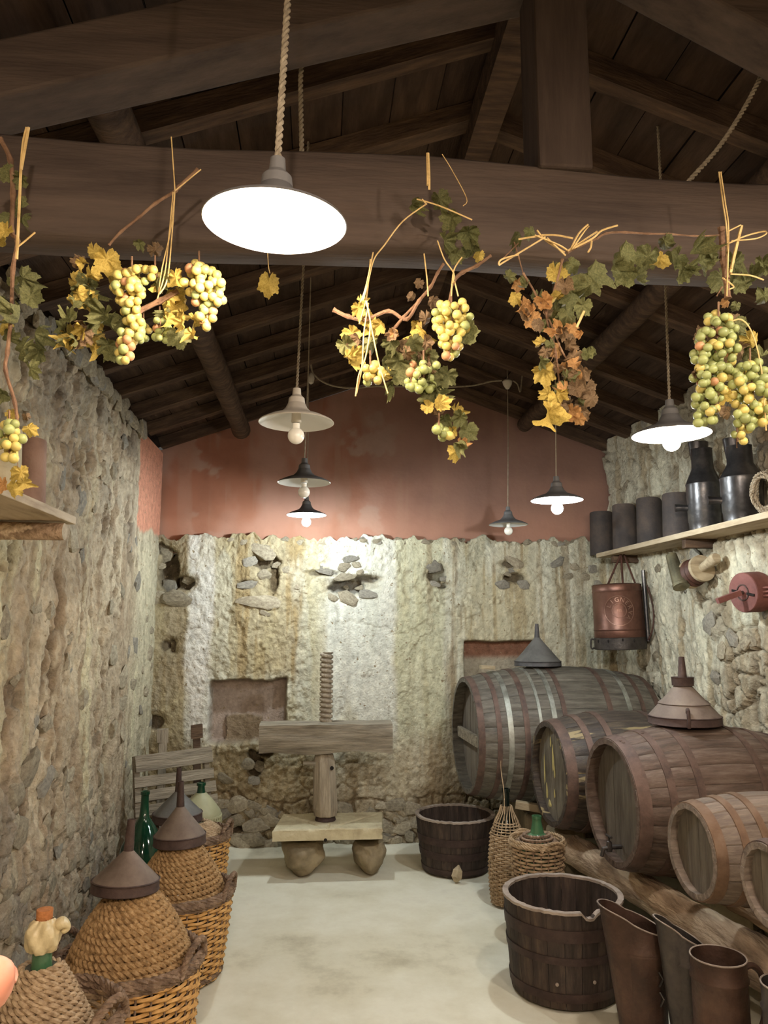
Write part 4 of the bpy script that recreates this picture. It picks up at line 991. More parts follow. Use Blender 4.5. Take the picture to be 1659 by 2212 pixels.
# ------------------------------------------------------------------ jugs at the near right
def jug(label, px, py, wpx, Y, spout_a=None, beads=(.85,), m1='rustjug', hnd=None, hgt=None, gr=None):
    p = at(px, py, Y=Y); R_ = wpx*mpp(p)/2; H_ = p.z
    t = thing('metal_jug', label, 'jug', (p.x, p.y, 0), group=gr)
    top = .09
    n_ = 48; prof = [(R_*.96, .0), (R_*.98, .01)]
    for b_ in sorted(beads): prof += [(R_, H_*b_-.012), (R_+.005, H_*b_-.004), (R_+.005, H_*b_+.002), (R_, H_*b_+.01)]
    prof += [(R_, H_-.01)]
    mb = MB(); 
    outer = []; 
    rows = prof+[(R_, H_), (R_+.003, H_+.002), (R_-.003, H_+.002), (R_-.004, H_-.02), (R_-.004, .02), (.0005, .02)]
    vs = []; fs = []
    for (r, z) in rows:
        for k in range(n_):
            a = 2*PI*k/n_; zz_ = z; rr = r
            if spout_a is not None and z > H_-.03 and r > .01:
                d_ = math.cos(a-spout_a); zz_ = z+.035*d_; 
                if d_ > .5: rr = r*(1+.75*((d_-.5)/.5)**1.5); zz_ += .03*((d_-.5)/.5)
            vs.append((rr*math.cos(a), rr*math.sin(a), zz_))
    for i in range(len(rows)-1):
        for k in range(n_): fs.append((i*n_+k, i*n_+(k+1) % n_, (i+1)*n_+(k+1) % n_, (i+1)*n_+k))
    mb.add(vs, fs); mb.obj('jug_body', M[m1], t, angle=50)
    rim = []; 
    for k in range(n_+1):
        a = 2*PI*k/n_; zz_ = H_+.002; rr = R_
        if spout_a is not None:
            d_ = math.cos(a-spout_a); zz_ += .035*d_
            if d_ > .5: rr = R_*(1+.75*((d_-.5)/.5)**1.5); zz_ += .03*((d_-.5)/.5)
        rim.append((rr*math.cos(a), rr*math.sin(a), zz_))
    MB().tube(rim, .003, 6, caps=False).obj('rolled_rim', M['tubrim'], t)
    if hnd is not None:
        ca, sa = math.cos(hnd), math.sin(hnd); hs = H_*.9
        pts = [((R_-.002)*ca, (R_-.002)*sa, hs), ((R_+.04)*ca, (R_+.04)*sa, hs+.005), ((R_+.075)*ca, (R_+.075)*sa, hs-.04), ((R_+.075)*ca, (R_+.075)*sa, hs-.16), ((R_+.03)*ca, (R_+.03)*sa, hs-.24), ((R_-.002)*ca, (R_-.002)*sa, hs-.26)]
        mb = MB(); mb.tube(catmull(pts, 5), .011, 8); mb.obj('handle', M[m1], t)
    return t
j1 = jug('tall rust brown metal jug with a wide open spout, in front of the notched tub', 1382, 1992, 100, 3.12, spout_a=PI*.93, beads=(.8, .78))
mb = MB(); p = j1.location
R1 = 100*mpp(at(1382, 1992, Y=3.12))/2; ha_ = at(1382, 2080, Y=3.12).z
for dz in (0, -.07): 
    aa = -PI/2+.35; mb.tube([(R1*math.cos(aa)+.0, R1*math.sin(aa), ha_+dz), (R1*math.cos(aa)+.01, R1*math.sin(aa)-.012, ha_+dz-.02), (R1*math.cos(aa), R1*math.sin(aa), ha_+dz-.05)], .004, 6)
mb.obj('wire_loop', M['iron'], j1)
jug('dull metal jug with a flared spout squeezed between two other jugs', 1482, 2022, 76, 2.98, spout_a=PI*.95, beads=(.8,), m1='iron')
jug('squat ribbed metal jug with a pale round rim, nearest of the jugs', 1551, 2066, 114, 2.76, beads=(.4, .5, .86), hnd=.1)
jug('metal jug partly outside the frame beyond the squat ribbed jug', 1700, 2128, 104, 2.5, beads=(.6, .85), m1='iron')
# ------------------------------------------------------------------ wooden screw press
YP = 5.36
pc = at(706, 1800, Y=YP)
t = thing('screw_press', 'old wooden screw press with a heavy cross beam on a stone slab table', 'press', (pc.x, YP, 0)); PR = t
def L(px, py, Y=YP): 
    p = at(px, py, Y=Y); return Vector((p.x-pc.x, p.y-YP, p.z))
s_ = mpp(pc)
# boulders
for (x0, x1, yb, nm) in [(612, 700, 1874, 0), (765, 832, 1876, 1)]:
    a_ = L(x0, 1820, YP-.1); b_ = L(x1, 1820, YP-.1); zt = a_.z+.005; w_ = (b_.x-a_.x)
    bm = bmesh.new(); bmesh.ops.create_icosphere(bm, subdivisions=4, radius=1)
    rnd = random.Random(nm+3); sd = Vector((rnd.random()*9, rnd.random()*9, 1))
    from mathutils import noise
    for v in bm.verts:
        n_ = noise.noise(v.co*1.3+sd)*.22+noise.noise(v.co*4+sd)*.06
        q_ = max(.05, math.sqrt(max(0, 1-v.co.z**2)))**.55; v.co.x /= q_; v.co.y /= q_; v.co *= 1+n_; z = v.co.z
        f = 1.0+.12*max(-1, min(1, z))
        v.co.x *= w_/2*f; v.co.y *= .2*f; v.co.z = max(-1, min(.93, z*1.1))*(zt/2)+zt/2
    me = bpy.data.meshes.new('boulder_foot'); bm.to_mesh(me); bm.free(); me.materials.append(M['boulder']); me.shade_smooth()
    inst('boulder_foot', me, t, ((a_.x+b_.x)/2, -.02, 0))
# slab: irregular top with runoff grooves
f0, f1v = L(588, 1818, YP-.22), L(826, 1821, YP-.22); g0, g1 = L(618, 1753, YP+.2), L(820, 1757, YP+.2)
zb_ = f0.z; zt_ = L(706, 1790, YP-.22).z
nx, ny = 120, 64; vs = []; fs = []
def sp(u, v, z):
    a_ = Vector((f0.x, -.22, 0)).lerp(Vector((f1v.x, -.22, 0)), u); b_ = Vector((g0.x-.02, .2, 0)).lerp(Vector((g1.x+.02, .2, 0)), u)
    p = a_.lerp(b_, v); p.z = z; return p
def groove(u, v):
    # V grooves meeting at the front centre
    d1 = abs((u-.5)+(v-.05)*.55)*.75 if u < .5 else 9
    d2 = abs((u-.5)-(v-.05)*.55)*.75 if u >= .5 else 9
    d3 = abs(u-.5)*1.4 if v < .3 else 9
    d = min(d1, d2, d3)
    return -.016*max(0, 1-d/.02) if v > .03 and v < .85 else 0
for j in range(ny+1):
    for i in range(nx+1):
        u, v = i/nx, j/ny; e = min(u, 1-u, v, 1-v)
        p = sp(u, v, zt_+groove(u, v)+random.uniform(-.0015, .0015)-(.006 if e < .008 else 0)+(noise.noise(Vector((u*9, v*6, 2)))*.004-.002))
        if e < .0001: p.y += noise.noise(Vector((p.x*12, p.y*12, 1)))*.008
        vs.append(p)
for j in range(ny):
    for i in range(nx): a = j*(nx+1)+i; fs.append((a, a+1, a+nx+2, a+nx+1))
per = [i for i in range(nx+1)]+[(nx+1)*j+nx for j in range(1, ny+1)]+[(nx+1)*ny+i for i in range(nx-1, -1, -1)]+[(nx+1)*j for j in range(ny-1, 0, -1)]
ring = per; layers = 4
for l in range(1, layers+1):
    new = []
    for k_ in per:
        p = vs[k_].copy(); p.z = zt_+(zb_-zt_)*l/layers; nv = noise.noise(Vector((p.x*14, p.y*14, l*.7)))*.008; p.x += nv; p.y += nv; new.append(len(vs)); vs.append(p)
    for i in range(len(per)): fs.append((ring[(i+1) % len(per)], ring[i], new[i], new[(i+1) % len(per)]))
    ring = new
fs.append(tuple(reversed(ring)))
MB().add(vs, fs).obj('stone_slab', M['slab'], t, angle=40)
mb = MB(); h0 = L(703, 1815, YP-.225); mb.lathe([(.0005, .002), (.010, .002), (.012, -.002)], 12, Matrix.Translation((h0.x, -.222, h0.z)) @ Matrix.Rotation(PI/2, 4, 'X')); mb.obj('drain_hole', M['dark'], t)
# post (tapered octagonal block) with chamfers
pt, pb = L(700, 1626), L(703, 1757); w0 = 46*s_/2; w1 = 56*s_/2
def octo(z, w_, cx=0, tw=0): return [(cx+w_*math.cos(PI/4*k+PI/8+tw), w_*math.sin(PI/4*k+PI/8+tw), z) for k in range(8)]
rows = []; n_ = 8
for i in range(n_+1):
    f = i/n_; z = zt_+.03+(pt.z-zt_-.03)*f; w_ = w1+(w0-w1)*f+(-.012 if i == n_ else 0)-(.01 if i == 0 else 0); rows += octo(z, w_*1.06, pb.x+(pt.x-pb.x)*f)
fs = [(i*8+k, i*8+(k+1) % 8, (i+1)*8+(k+1) % 8, (i+1)*8+k) for i in range(n_) for k in range(8)]+[tuple(reversed(range(8))), tuple(n_*8+k for k in range(8))]
MB().add(rows, fs).obj('screw_nut_block', M['oldwoodz'], t, smooth=False, bevel=.006)
mb = MB(); mb.lathe([(.0005, zt_+.001), (.07, zt_+.001), (.065, zt_+.02), (.055, zt_+.034)], 14, Matrix.Translation((pb.x, 0, 0))); mb.obj('foot_ring', M['band'], t)
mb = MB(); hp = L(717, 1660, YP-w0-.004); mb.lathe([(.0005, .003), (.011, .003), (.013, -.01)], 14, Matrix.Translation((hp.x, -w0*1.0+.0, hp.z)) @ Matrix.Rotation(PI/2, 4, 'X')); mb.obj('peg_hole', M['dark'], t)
a_ = L(655, 1647, YP); mb = MB(); mb.tube([(a_.x, -.03, a_.z), (pt.x-.04, -.03, a_.z-.004)], [.012, .016], 10); mb.obj('peg', M['oldwood'], t)
# cross beam
b0, b1 = L(562, 1590), L(845, 1590); zt2, zb2 = L(700, 1559).z, L(700, 1624).z
n_ = 40; vs = []; fs = []; rnd = random.Random(4)
sec = []
K = 14
for i in range(n_+1):
    f = i/n_; x = b0.x+(b1.x-b0.x)*f
    sag = .018*math.sin(f*PI)*1 if True else 0
    for k in range(K):
        base = [(-.10, -1), (-.11, -.55), (-.112, 0), (-.11, .5), (-.105, .93), (-.06, 1), (0, 1), (.06, 1), (.105, .9), (.11, 0), (.105, -.9), (.05, -1), (0, -1), (-.05, -1)][k]
        zc = (zt2+zb2)/2+base[1]*(zt2-zb2)/2
        if base[1] < -.5: zc += .012*math.sin(f*9+1)+.01*(1-abs(2*f-1))
        gr = .006*math.sin(k*2.1+f*5)+noise.noise(Vector((f*6, k*.9, 3)))*.012
        vs.append((x, base[0]+gr, zc+noise.noise(Vector((f*8, k*.7, 8)))*.006))
for i in range(n_):
    for k in range(K): fs.append((i*K+k, i*K+(k+1) % K, (i+1)*K+(k+1) % K, (i+1)*K+k))
fs += [tuple(reversed(range(K))), tuple(n_*K+k for k in range(K))]
MB().add(vs, fs).obj('cross_beam', M['oldwood'], t, angle=45)
# screw
z0s, z1s = zb2-.01, L(706, 1409).z; rs_ = 14*s_; pitch = (z1s-zt2)/14.0
n_ = 40; nz = int((z1s-z0s)/pitch*10); vs = []; fs = []
cxs = L(705, 1480).x
for i in range(nz+1):
    z = z0s+(z1s-z0s)*i/nz
    for k in range(n_):
        a = 2*PI*k/n_; ph = ((z/pitch+a/(2*PI)) % 1); saw = 1-abs(ph*2-1); 
        r = rs_*(.66+.4*min(1, saw*1.9)); vs.append((cxs+r*math.cos(a), r*math.sin(a), z))
for i in range(nz):
    for k in range(n_): fs.append((i*n_+k, i*n_+(k+1) % n_, (i+1)*n_+(k+1) % n_, (i+1)*n_+k))
fs.append(tuple(nz*n_+k for k in range(n_)))
MB().add(vs, fs).obj('screw', M['oldwoodz'], t, angle=50)

# ------------------------------------------------------------------ slatted rack in the left corner
ya, yb_ = 5.12, 5.42
c00 = at(290, 1637, Y=ya); c10 = at(456, 1611, Y=yb_)
xdir = (c10-c00); xdir.z = 0; W_ = xdir.length; ang = math.atan2(xdir.y, xdir.x)
bl = at(508, 1868, Z=.0)
t = thing('slatted_rack', 'weathered grey slatted wooden rack leaning in the left corner', 'rack', (c00.x, c00.y, 0), (0, 0, ang))
ztop = (c00.z+c10.z)/2; lean = .16
def RP(u, z): return Matrix.Translation((u, -(1-z/ztop)*lean, z))
for (i, (dz, hgt)) in enumerate([(.0, .10), (.125, .065), (.21, .065), (.295, .065), (.38, .06), (.46, .06), (.54, .065), (.63, .06)]):
    z = ztop-dz-hgt/2
    if z < .03: break
    mb = MB(); mb.box((W_/2+random.uniform(-.006, .01), 0, 0), (W_*(1.0+.02*i), .018, hgt), RP(0, z) @ Matrix.Rotation(math.atan(lean/ztop)*-1, 4, 'X') @ Matrix.Rotation(random.uniform(-.012, .012), 4, 'Y'), j=.003)
    mb.obj('slat', M['oldwood'], t, smooth=False)
for (u, up_, yo) in ((.02, .0, .03), (W_-.03, -.02, .03)):
    mb = MB(); mb.box((0, 0, 0), (.035, .03, ztop*1.0), Matrix.Translation((u, -lean/2+yo, ztop/2)) @ Matrix.Rotation(-math.atan(lean/ztop), 4, 'X')); mb.obj('upright', M['oldwood'], t, smooth=False)
for (px, py, lbl, tl) in [(352, 1575, 'short squared wooden post end sticking up behind the left of the rack', 0.0), (424, 1566, 'dark split wooden pole end sticking up behind the right of the rack', .12)]:
    e = at(px, py, Y=5.66); mb = MB(); h_ = e.z
    mb.box((0, 0, -.045), (.075, .05, .09), j=.006); mb.box((.002, 0, -h_/2-.045), (.05, .04, h_-.09), j=.003)
    o = mb.obj('wooden_post', M['oldwoodz'] if tl == 0 else M['rafter'], smooth=False); o.location = e; o.rotation_euler = (.0, -tl*.4, .3); tag(o, lbl, 'post')

# ------------------------------------------------------------------ shelves
# right shelf
xs0 = XR-.23; zs0 = at(1500, 1143, X=xs0).z
mb = MB(); mb.box(((xs0+XR)/2+.01, (2.2+5.62)/2, zs0-.016), (XR-xs0+.02, 5.62-2.2, .032)); o = mb.obj('wall_shelf', M['shelf'], smooth=False, bevel=.003); tag(o, 'long pale plank shelf high on the right wall carrying dark tins', 'shelf')
for y in (5.4, 4.3, 3.2):
    mb = MB(); mb.box((XR-.07, y, zs0-.06), (.24, .05, .05)); mb.obj('shelf_bracket', M['rafter'], o, smooth=False)
# left shelf
xs1 = XL+.31; zs1 = at(110, 1092, X=xs1).z; ye = at(165, 1118, X=xs1).y
lsh = MB(); lsh.box(((xs1+XL)/2-.01, (1.6+ye)/2, zs1-.015), (xs1-XL+.02, ye-1.6, .03)); o = lsh.obj('wall_shelf', M['shelf'], smooth=False, bevel=.003); tag(o, 'pale board shelf high on the left wall on a round log bracket', 'shelf')
mb = MB(); q = at(140, 1132, Y=ye-.10); mb.tube([(XL-.06, ye-.10, zs1-.065), (q.x, ye-.10, zs1-.068)], [.034, .031], 16); mb.obj('round_bracket', M['log'], o)
mb = MB(); mb.tube([(q.x, ye-.10, zs1-.068), (q.x+.0015, ye-.10, zs1-.068)], [.030, .030], 16); mb.obj('sawn_end', M['palewood'], o)
q = at(82, 1010, X=XL+.15); hpot = .265
t = thing('terracotta_tile', 'rounded terracotta roof tile standing upright on the left shelf', 'tile', (q.x, min(q.y, ye-.1), zs1))
def halfpipe(r0, r1, h_, th=.014, n_=18, arc=PI*1.05):
    vs = []; fs = []
    for i in range(9):
        f = i/8; r = r0+(r1-r0)*f; z = h_*f; ca = 1-.25*max(0, f-.8)*5*max(0, f-.8)
        for s2 in (0, 1):
            for k in range(n_+1):
                a = -arc/2+arc*k/n_; rr = r-th*s2; vs.append((rr*math.cos(a), rr*math.sin(a), z*(1 if abs(a) < 1.2 else 1)-.03*f*(abs(a)/(arc/2))**4))
    row = n_+1
    for i in range(8):
        for s2 in (0, 1):
            for k in range(n_):
                a = (i*2+s2)*row+k; b_ = a+2*row; fs.append((a, a+1, b_+1, b_) if s2 == 0 else (a+1, a, b_, b_+1))
        fs.append((i*2*row, (i*2+2)*row, (i*2+3)*row, (i*2+1)*row)); e_ = n_; fs.append((i*2*row+e_, (i*2+1)*row+e_, (i*2+3)*row+e_, (i*2+2)*row+e_))
    for k in range(n_):
        fs.append((k, row+k, row+k+1, k+1)); b_ = 16*row; fs.append((b_+k, b_+k+1, b_+row+k+1, b_+row+k))
    return MB().add(vs, fs)
halfpipe(.078, .068, hpot).obj('curved_tile', M['terra'], t); t.rotation_euler = (0, 0, -.7)
q2 = at(-8, 1010, X=XL+.14)
t = thing('terracotta_tile', 'pale roof tile at the frame edge beside the rounded terracotta tile', 'tile', (q2.x, q2.y, zs1)); halfpipe(.08, .072, .25).obj('curved_tile', M['slab'], t); t.rotation_euler = (0, 0, -.7)
# tiles and tin cans on the right shelf
k = 0
for (px, pyt, wpx, l) in [(1302, 1106, 56, 'small dark sooty roof tile at the far end of the right shelf'), (1350, 1090, 54, 'dark roof tile second from the far end of the right shelf'), (1404, 1076, 58, 'dark roof tile next to the browner one on the right shelf'), (1463, 1066, 64, 'brown tinged roof tile beside the spouted tins on the right shelf')]:
    X_ = XR-.12; p = at(px, pyt+50, X=X_); h_ = at(px, pyt, X=X_).z-zs0; r_ = wpx*mpp(p)/2
    t = thing('roof_tile', l, 'tile', (p.x, p.y, zs0), (0, 0, PI+.95)); halfpipe(r_*1.0, r_*.92, h_).obj('curved_tile', M['tilec'], t)
for (px, pyt, pysh, wpx, l) in [(1522, 968, 1046, 84, 'dark spouted tin can between the brown roof tile and the larger spouted can'), (1604, 962, 1032, 100, 'larger dark spouted tin can near the rope coil on the right shelf')]:
    X_ = XR-.12; p = at(px, pyt+120, X=X_); h_ = at(px, pyt, X=X_).z-zs0; hs = at(px, pysh, X=X_).z-zs0; r_ = wpx*mpp(p)/2*.86
    t = thing('spouted_can', l, 'can', (p.x, p.y, zs0), (0, 0, 0))
    MB().lathe([(.0005, .002), (r_*.92, .002), (r_*.95, .05), (r_*.98, .055), (r_, hs-.01), (r_+.003, hs), (r_*.62, hs+(h_-hs)*.45), (r_*.6, h_), (r_*.62, h_+.002), (r_*.56, h_), (r_*.56, h_-.05)], 36).obj('can_body', M['tinjug'], t)
    mb = MB(); mb.lathe([(r_*.5, -.03), (r_*.62, .07), (r_*.6, .072), (r_*.48, -.03)], 20, Matrix.Translation((0, r_*.35, h_-.02)) @ Matrix.Diagonal((1, .7, 1, 1))); mb.obj('flared_lip', M['tinjug'], t)
    mb = MB(); a = PI*.9; ca, sa = math.cos(a), math.sin(a); z = hs*.5
    mb.tube([(r_*ca*.97, r_*sa*.97, z), ((r_+.03)*ca, (r_+.03)*sa, z+.004), ((r_+.065)*ca, (r_+.065)*sa, z+.004)], [.018, .02, .022], 12); mb.obj('spout', M['tinjug'], t)
    mb = MB(); a = PI*.55; ca, sa = math.cos(a), math.sin(a); mb.tube(catmull([(r_*ca, r_*sa, hs*.4), ((r_+.05)*ca, (r_+.05)*sa, hs*.6), ((r_+.05)*ca, (r_+.05)*sa, hs), (r_*.6*ca, r_*.6*sa, h_-.03)], 5), .006, 8); mb.obj('handle', M['tinjug'], t)
# rope coil at the frame edge
p = at(1668, 1035, X=XR-.14); mb = MB()
for i in range(5):
    R_ = .05+.006*i; pts = [Vector((.02*math.sin(i*2+a_*.3)+.0, R_*math.cos(a_), R_*1.5*math.sin(a_)))+Vector((random.uniform(-.004, .004)+.012*i-.03, 0, 0)) for a_ in [2*PI*k/20 for k in range(21)]]
    twist(mb, pts, .008, .03, 2, 5, 100)
o = mb.obj('rope_coil', M['cord']); o.location = (p.x-.02, p.y+.03, zs0+.11); o.rotation_euler = (0, 0, .4); tag(o, 'coil of old pale rope hung at the end of the right shelf', 'rope')

# ------------------------------------------------------------------ copper sprayer
XSP = XR-.20
pt_ = at(1334, 1262, X=XSP); pb_ = at(1341, 1402, X=XSP); hS = pt_.z-pb_.z; rS = 106*mpp(pt_)/2
t = thing('backpack_sprayer', 'copper backpack sprayer with embossed round emblem hanging under the right shelf', 'sprayer', (pb_.x, pb_.y, pb_.z), (0.0, -.03, 0))
hb = hS*.175
MB().lathe([(rS*.98, hb), (rS*1.0, hb+.006), (rS*.99, hb+.05), (rS*1.015, hb+.055), (rS*.99, hb+.062), (rS*.97, hS-.06), (rS*.99, hS-.052), (rS*.97, hS-.045), (rS*.97, hS-.012), (rS*.985, hS-.006), (rS*.9, hS), (.0005, hS+.008)], 48).obj('tank', M['copper'], t)
MB().lathe([(rS*1.0, 0), (rS*1.02, .004), (rS*1.02, hb), (rS*.99, hb+.004), (rS*.97, hb), (rS*.97, .004)], 48, close=True).obj('base_skirt', M['iron'], t)
MB().lathe([(.0005, .03), (rS*.97, .03)], 32).obj('under_plate', M['dark'], t)
va = math.atan2(-pb_.y, -pb_.x)     # direction from sprayer to viewer
mb = MB()
for (da_, z) in [(.55, hb-.02), (-.45, hb-.018), (-.95, hb-.02), (.1, hb-.012)]:
    a = va+da_; mb.lathe([(.0005, .002), (.006, .002), (.007, -.001)], 10, Matrix.Translation((rS*1.02*math.cos(a), rS*1.02*math.sin(a), z)) @ Matrix.Rotation(a, 4, 'Z') @ Matrix.Rotation(PI/2, 4, 'Y') @ Matrix.Diagonal((1.6, 1, 1, 1)))
mb.obj('skirt_holes', M['dark'], t)
mb = MB(); a = va-1.45; ca, sa = math.cos(a), math.sin(a); r_ = rS*1.02; mb.tube(catmull([(r_*ca, r_*sa, hb-.01), ((r_+.02)*ca, (r_+.02)*sa, hb-.01), ((r_+.022)*ca, (r_+.022)*sa, .01), (r_*ca, r_*sa, .012)], 4), .006, 8); mb.obj('side_ring', M['iron'], t)
# emblem: ring and arc lettering wrapped on the tank
def on_tank(u, v, d=.0): a = va+.05+u/rS; r_ = rS*.985+d; return (r_*math.cos(a), r_*math.sin(a), hb+(hS-hb)*.50+v)
mb = MB(); Re = rS*.58
mb.tube([on_tank(Re*math.cos(2*PI*k/48), Re*math.sin(2*PI*k/48), .001) for k in range(49)], .0022, 6, caps=False)
mb.tube([on_tank(Re*.48*math.cos(2*PI*k/40), Re*.48*math.sin(2*PI*k/40), .001) for k in range(41)], .0016, 6, caps=False)
def letter_mesh(s_):
    cu = bpy.data.curves.new('lettering', 'FONT'); cu.body = s_; cu.size = 1; cu.align_x = 'CENTER'; cu.extrude = 0.04
    o = bpy.data.objects.new('lettering', cu); C.objects.link(o); dg = bpy.context.evaluated_depsgraph_get()
    me = bpy.data.meshes.new_from_object(o.evaluated_get(dg)); C.objects.unlink(o); bpy.data.objects.remove(o)
    vs = [v.co.copy() for v in me.vertices]; fs = [tuple(p.vertices) for p in me.polygons]; bpy.data.meshes.remove(me); return vs, fs
def arc_text(txt, a0, a1, R_, size, flip=1):
    for i, ch in enumerate(txt):
        if ch == ' ': continue
        a = a0+(a1-a0)*i/max(1, len(txt)-1); vs, fs = letter_mesh(ch); out = []
        rot = a-PI/2 if flip > 0 else a+PI/2
        for v in vs:
            x, y = v.x*size, (v.y-.35)*size; u = R_*math.cos(a)+x*math.cos(rot)-y*math.sin(rot); w_ = R_*math.sin(a)+x*math.sin(rot)+y*math.cos(rot)
            out.append(on_tank(u, w_, v.z*.07+.002))
        mb.add(out, fs)
arc_text('LIGNERVA', PI*.86, -PI*.22, Re*.76, Re*.42)
vs, fs = letter_mesh('N3')
mb.add([on_tank(v.x*Re*.25, (v.y-.35)*Re*.25, v.z*.03+.0005) for v in vs], fs)
mb.obj('embossed_emblem', M['copperl'], t, smooth=False)
# hanging straps, wire and pump tube
top = Vector((.06, .02, zs0-.03-pb_.z))
mb = MB(); mb.tube([Vector((rS*.55*math.cos(va-.6), rS*.55*math.sin(va-.6), hS)), top], .007, 6); mb.tube([Vector((rS*.4*math.cos(va+.7), rS*.4*math.sin(va+.7), hS)), top], .008, 6); mb.tube([Vector((rS*.8*math.cos(va+1.2), rS*.8*math.sin(va+1.2), hS-.01)), top+Vector((.02, 0, .0))], .007, 6)
mb.obj('hanging_strap', M['leather'], t)
a = va+1.5; ca, sa = math.cos(a), math.sin(a)
mb = MB(); mb.tube([((rS+.014)*ca, (rS+.014)*sa, .05), ((rS+.014)*ca, (rS+.014)*sa, hS+.09)], .014, 10); mb.obj('pump_tube', M['tinjug'], t)
mb = MB(); mb.tube(catmull([((rS+.02)*ca, (rS+.02)*sa-.03, hS-.02), ((rS+.05)*ca, (rS+.05)*sa-.03, hS*.6), ((rS+.035)*ca, (rS+.035)*sa-.03, hS*.3), ((rS+.005)*ca, (rS+.005)*sa-.02, .06)], 6), .006, 8); mb.obj('hose', M['leather'], t)
# ------------------------------------------------------------------ duster and red device on the right wall
XD = XR-.10
def axm(p0, p1):
    d = (Vector(p1)-Vector(p0)); q_ = Vector((0, 0, 1)).rotation_difference(d.normalized()); return Matrix.Translation(p0) @ q_.to_matrix().to_4x4(), d.length
c0 = at(1490, 1240, X=XD)
t = thing('sulphur_duster', 'aged brass cone duster with a small round wooden bellows, hanging under the right shelf', 'duster', c0)
u0 = at(1450, 1200, X=XD-.09)-c0; u1 = at(1472, 1268, X=XD-.09)-c0; sD = mpp(c0)
mt, ln = axm(u0, u1); MB().lathe([(.0005, 0), (12*sD, 0), (16*sD, ln*.9), (17.5*sD, ln*.92), (17.5*sD, ln), (15*sD, ln+.001), (.0005, ln-.01)], 28, mt).obj('brass_cone', M['brass'], t)
mb = MB(); q = at(1480, 1277, X=XD)-c0; mb.tube([q+Vector((0, .012*math.cos(a_), .012*math.sin(a_))) for a_ in [2*PI*k/14 for k in range(15)]], .003, 6, caps=False); mb.obj('ring', M['iron'], t)
v0 = at(1487, 1243, X=XD-.02)-c0; v1 = at(1520, 1226, X=XD)-c0; mt, ln = axm(v0, v1)
R_ = 30*sD
MB().lathe([(.0005, 0), (R_, 0), (R_, ln*.18), (.0005, ln*.18)], 32, mt).obj('bellows_board', M['palewood'], t, smooth=False)
MB().lathe([(R_*.9, ln*.18), (R_*1.0, ln*.32), (R_*.82, ln*.42), (R_*.95, ln*.55), (R_*.8, ln*.66), (R_*.88, ln*.8)], 32, mt).obj('leather_bellows', M['leather'], t)
MB().lathe([(.0005, ln*.8), (R_*.95, ln*.8), (R_*.95, ln*.95), (.0005, ln*.95)], 32, mt).obj('bellows_board', M['palewood'], t, smooth=False)
w1_ = at(1548, 1204, X=XD)-c0; mt2, l2 = axm(v1-(v1-v0)*.1, w1_); MB().lathe([(.0005, 0), (9*sD, 0), (12*sD, l2*.9), (9*sD, l2), (.0005, l2)], 14, mt2).obj('handle', M['palewood'], t)
c1 = at(1606, 1280, X=XR-.09)
c1 = at(1606, 1280, X=XR-.13)
t = thing('red_wall_device', 'faded red painted wooden wheel device with a crank arm fixed on the right wall', 'device', c1); sE = mpp(c1)
vd = (Vector((0, 0, CAMH))-c1).normalized(); ax = (Vector((-1, -.2, -.06))).normalized()
R_ = 43*sE; mt, _ = axm(Vector((0, 0, 0))+ax*.0, ax)
MB().lathe([(.0005, -.10), (R_*1.0, -.10), (R_*1.02, -.09), (R_, 0), (R_*.97, .004), (.0005, .004)], 40, mt).obj('drum', M['redpaint'], t)
mb = MB(); mb.lathe([(R_*.36, .004), (R_*.36, .008), (R_*.42, .008), (R_*.42, .004)], 28, mt, close=True); mb.lathe([(.0005, .02), (.008, .02), (.01, .004)], 14, mt); mb.obj('hub', M['band'], t)
mb = MB(); mb.box((0, R_*.45, .007), (.012, R_*.55, .006), mt); mb.box((0, -R_*.55, .007), (.012, R_*.5, .006), mt); mb.obj('hub_marks', M['dark'], t, smooth=False)
e0 = Vector((0, 0, 0))+ax*.02; e1 = e0+(at(1557, 1298, Y=c1.y)-c1); mb = MB(); mb.tube([e0, e1], .019, 4); mb.obj('crank_arm', M['redpaint'], t, smooth=False)
mb = MB()
for dz in (.02, 0, -.02): mb.tube([Vector((.05, -R_*.9, dz)), Vector((.10, -R_*.9-.05, dz+.004))], .006, 6)
mb.obj('prongs', M['redpaint'], t)

# ------------------------------------------------------------------ cables and strings
YC = at(1097, 1133, Y=5.0).y
def line(name, label, pts, r, m='cord', tw=False, cat='cable'):
    mb = MB(); P_ = catmull(pts, 8)
    if tw: twist(mb, P_, r, .03)
    else: mb.tube(P_, r, 6)
    o = mb.obj(name, M[m]); tag(o, label, cat); return o
YC = 5.05
line('electric_cable', 'white cable sagging under the roof to the ceramic ceiling rose', [at(x, y, Y=YC) for x, y in ((668, 700), (672, 790), (684, 815), (715, 832), (760, 838), (820, 834), (900, 836), (960, 836), (1020, 833), (1060, 824), (1084, 822))], .006, tw=False)
line('electric_cable', 'short curl of white cable beyond the ceiling rose behind the leaf garland', [at(x, y, Y=YC) for x, y in ((1108, 822), (1118, 830), (1124, 846), (1128, 810), (1134, 780), (1148, 774), (1175, 770))], .005)
q = at(1096, 828, Y=YC); mb = MB(); mb.lathe([(.0005, -.04), (.012, -.04), (.03, -.01), (.034, .012), (.026, .022), (.0005, .024)], 24); o = mb.obj('ceiling_rose', M['ceram']); o.location = q; tag(o, 'small white ceramic ceiling rose on the sagging cable', 'fitting')
q = at(672, 815, Y=YC); mb = MB(); mb.lathe([(.0005, -.05), (.016, -.04), (.024, -.01), (.02, .015), (.008, .03), (.0005, .03)], 16); o = mb.obj('cord_knot', M['ceram']); o.location = q; tag(o, 'grey ceramic cord fitting above the two farthest lamps of the lamp column', 'fitting')
yb2 = YT+Wb+.06
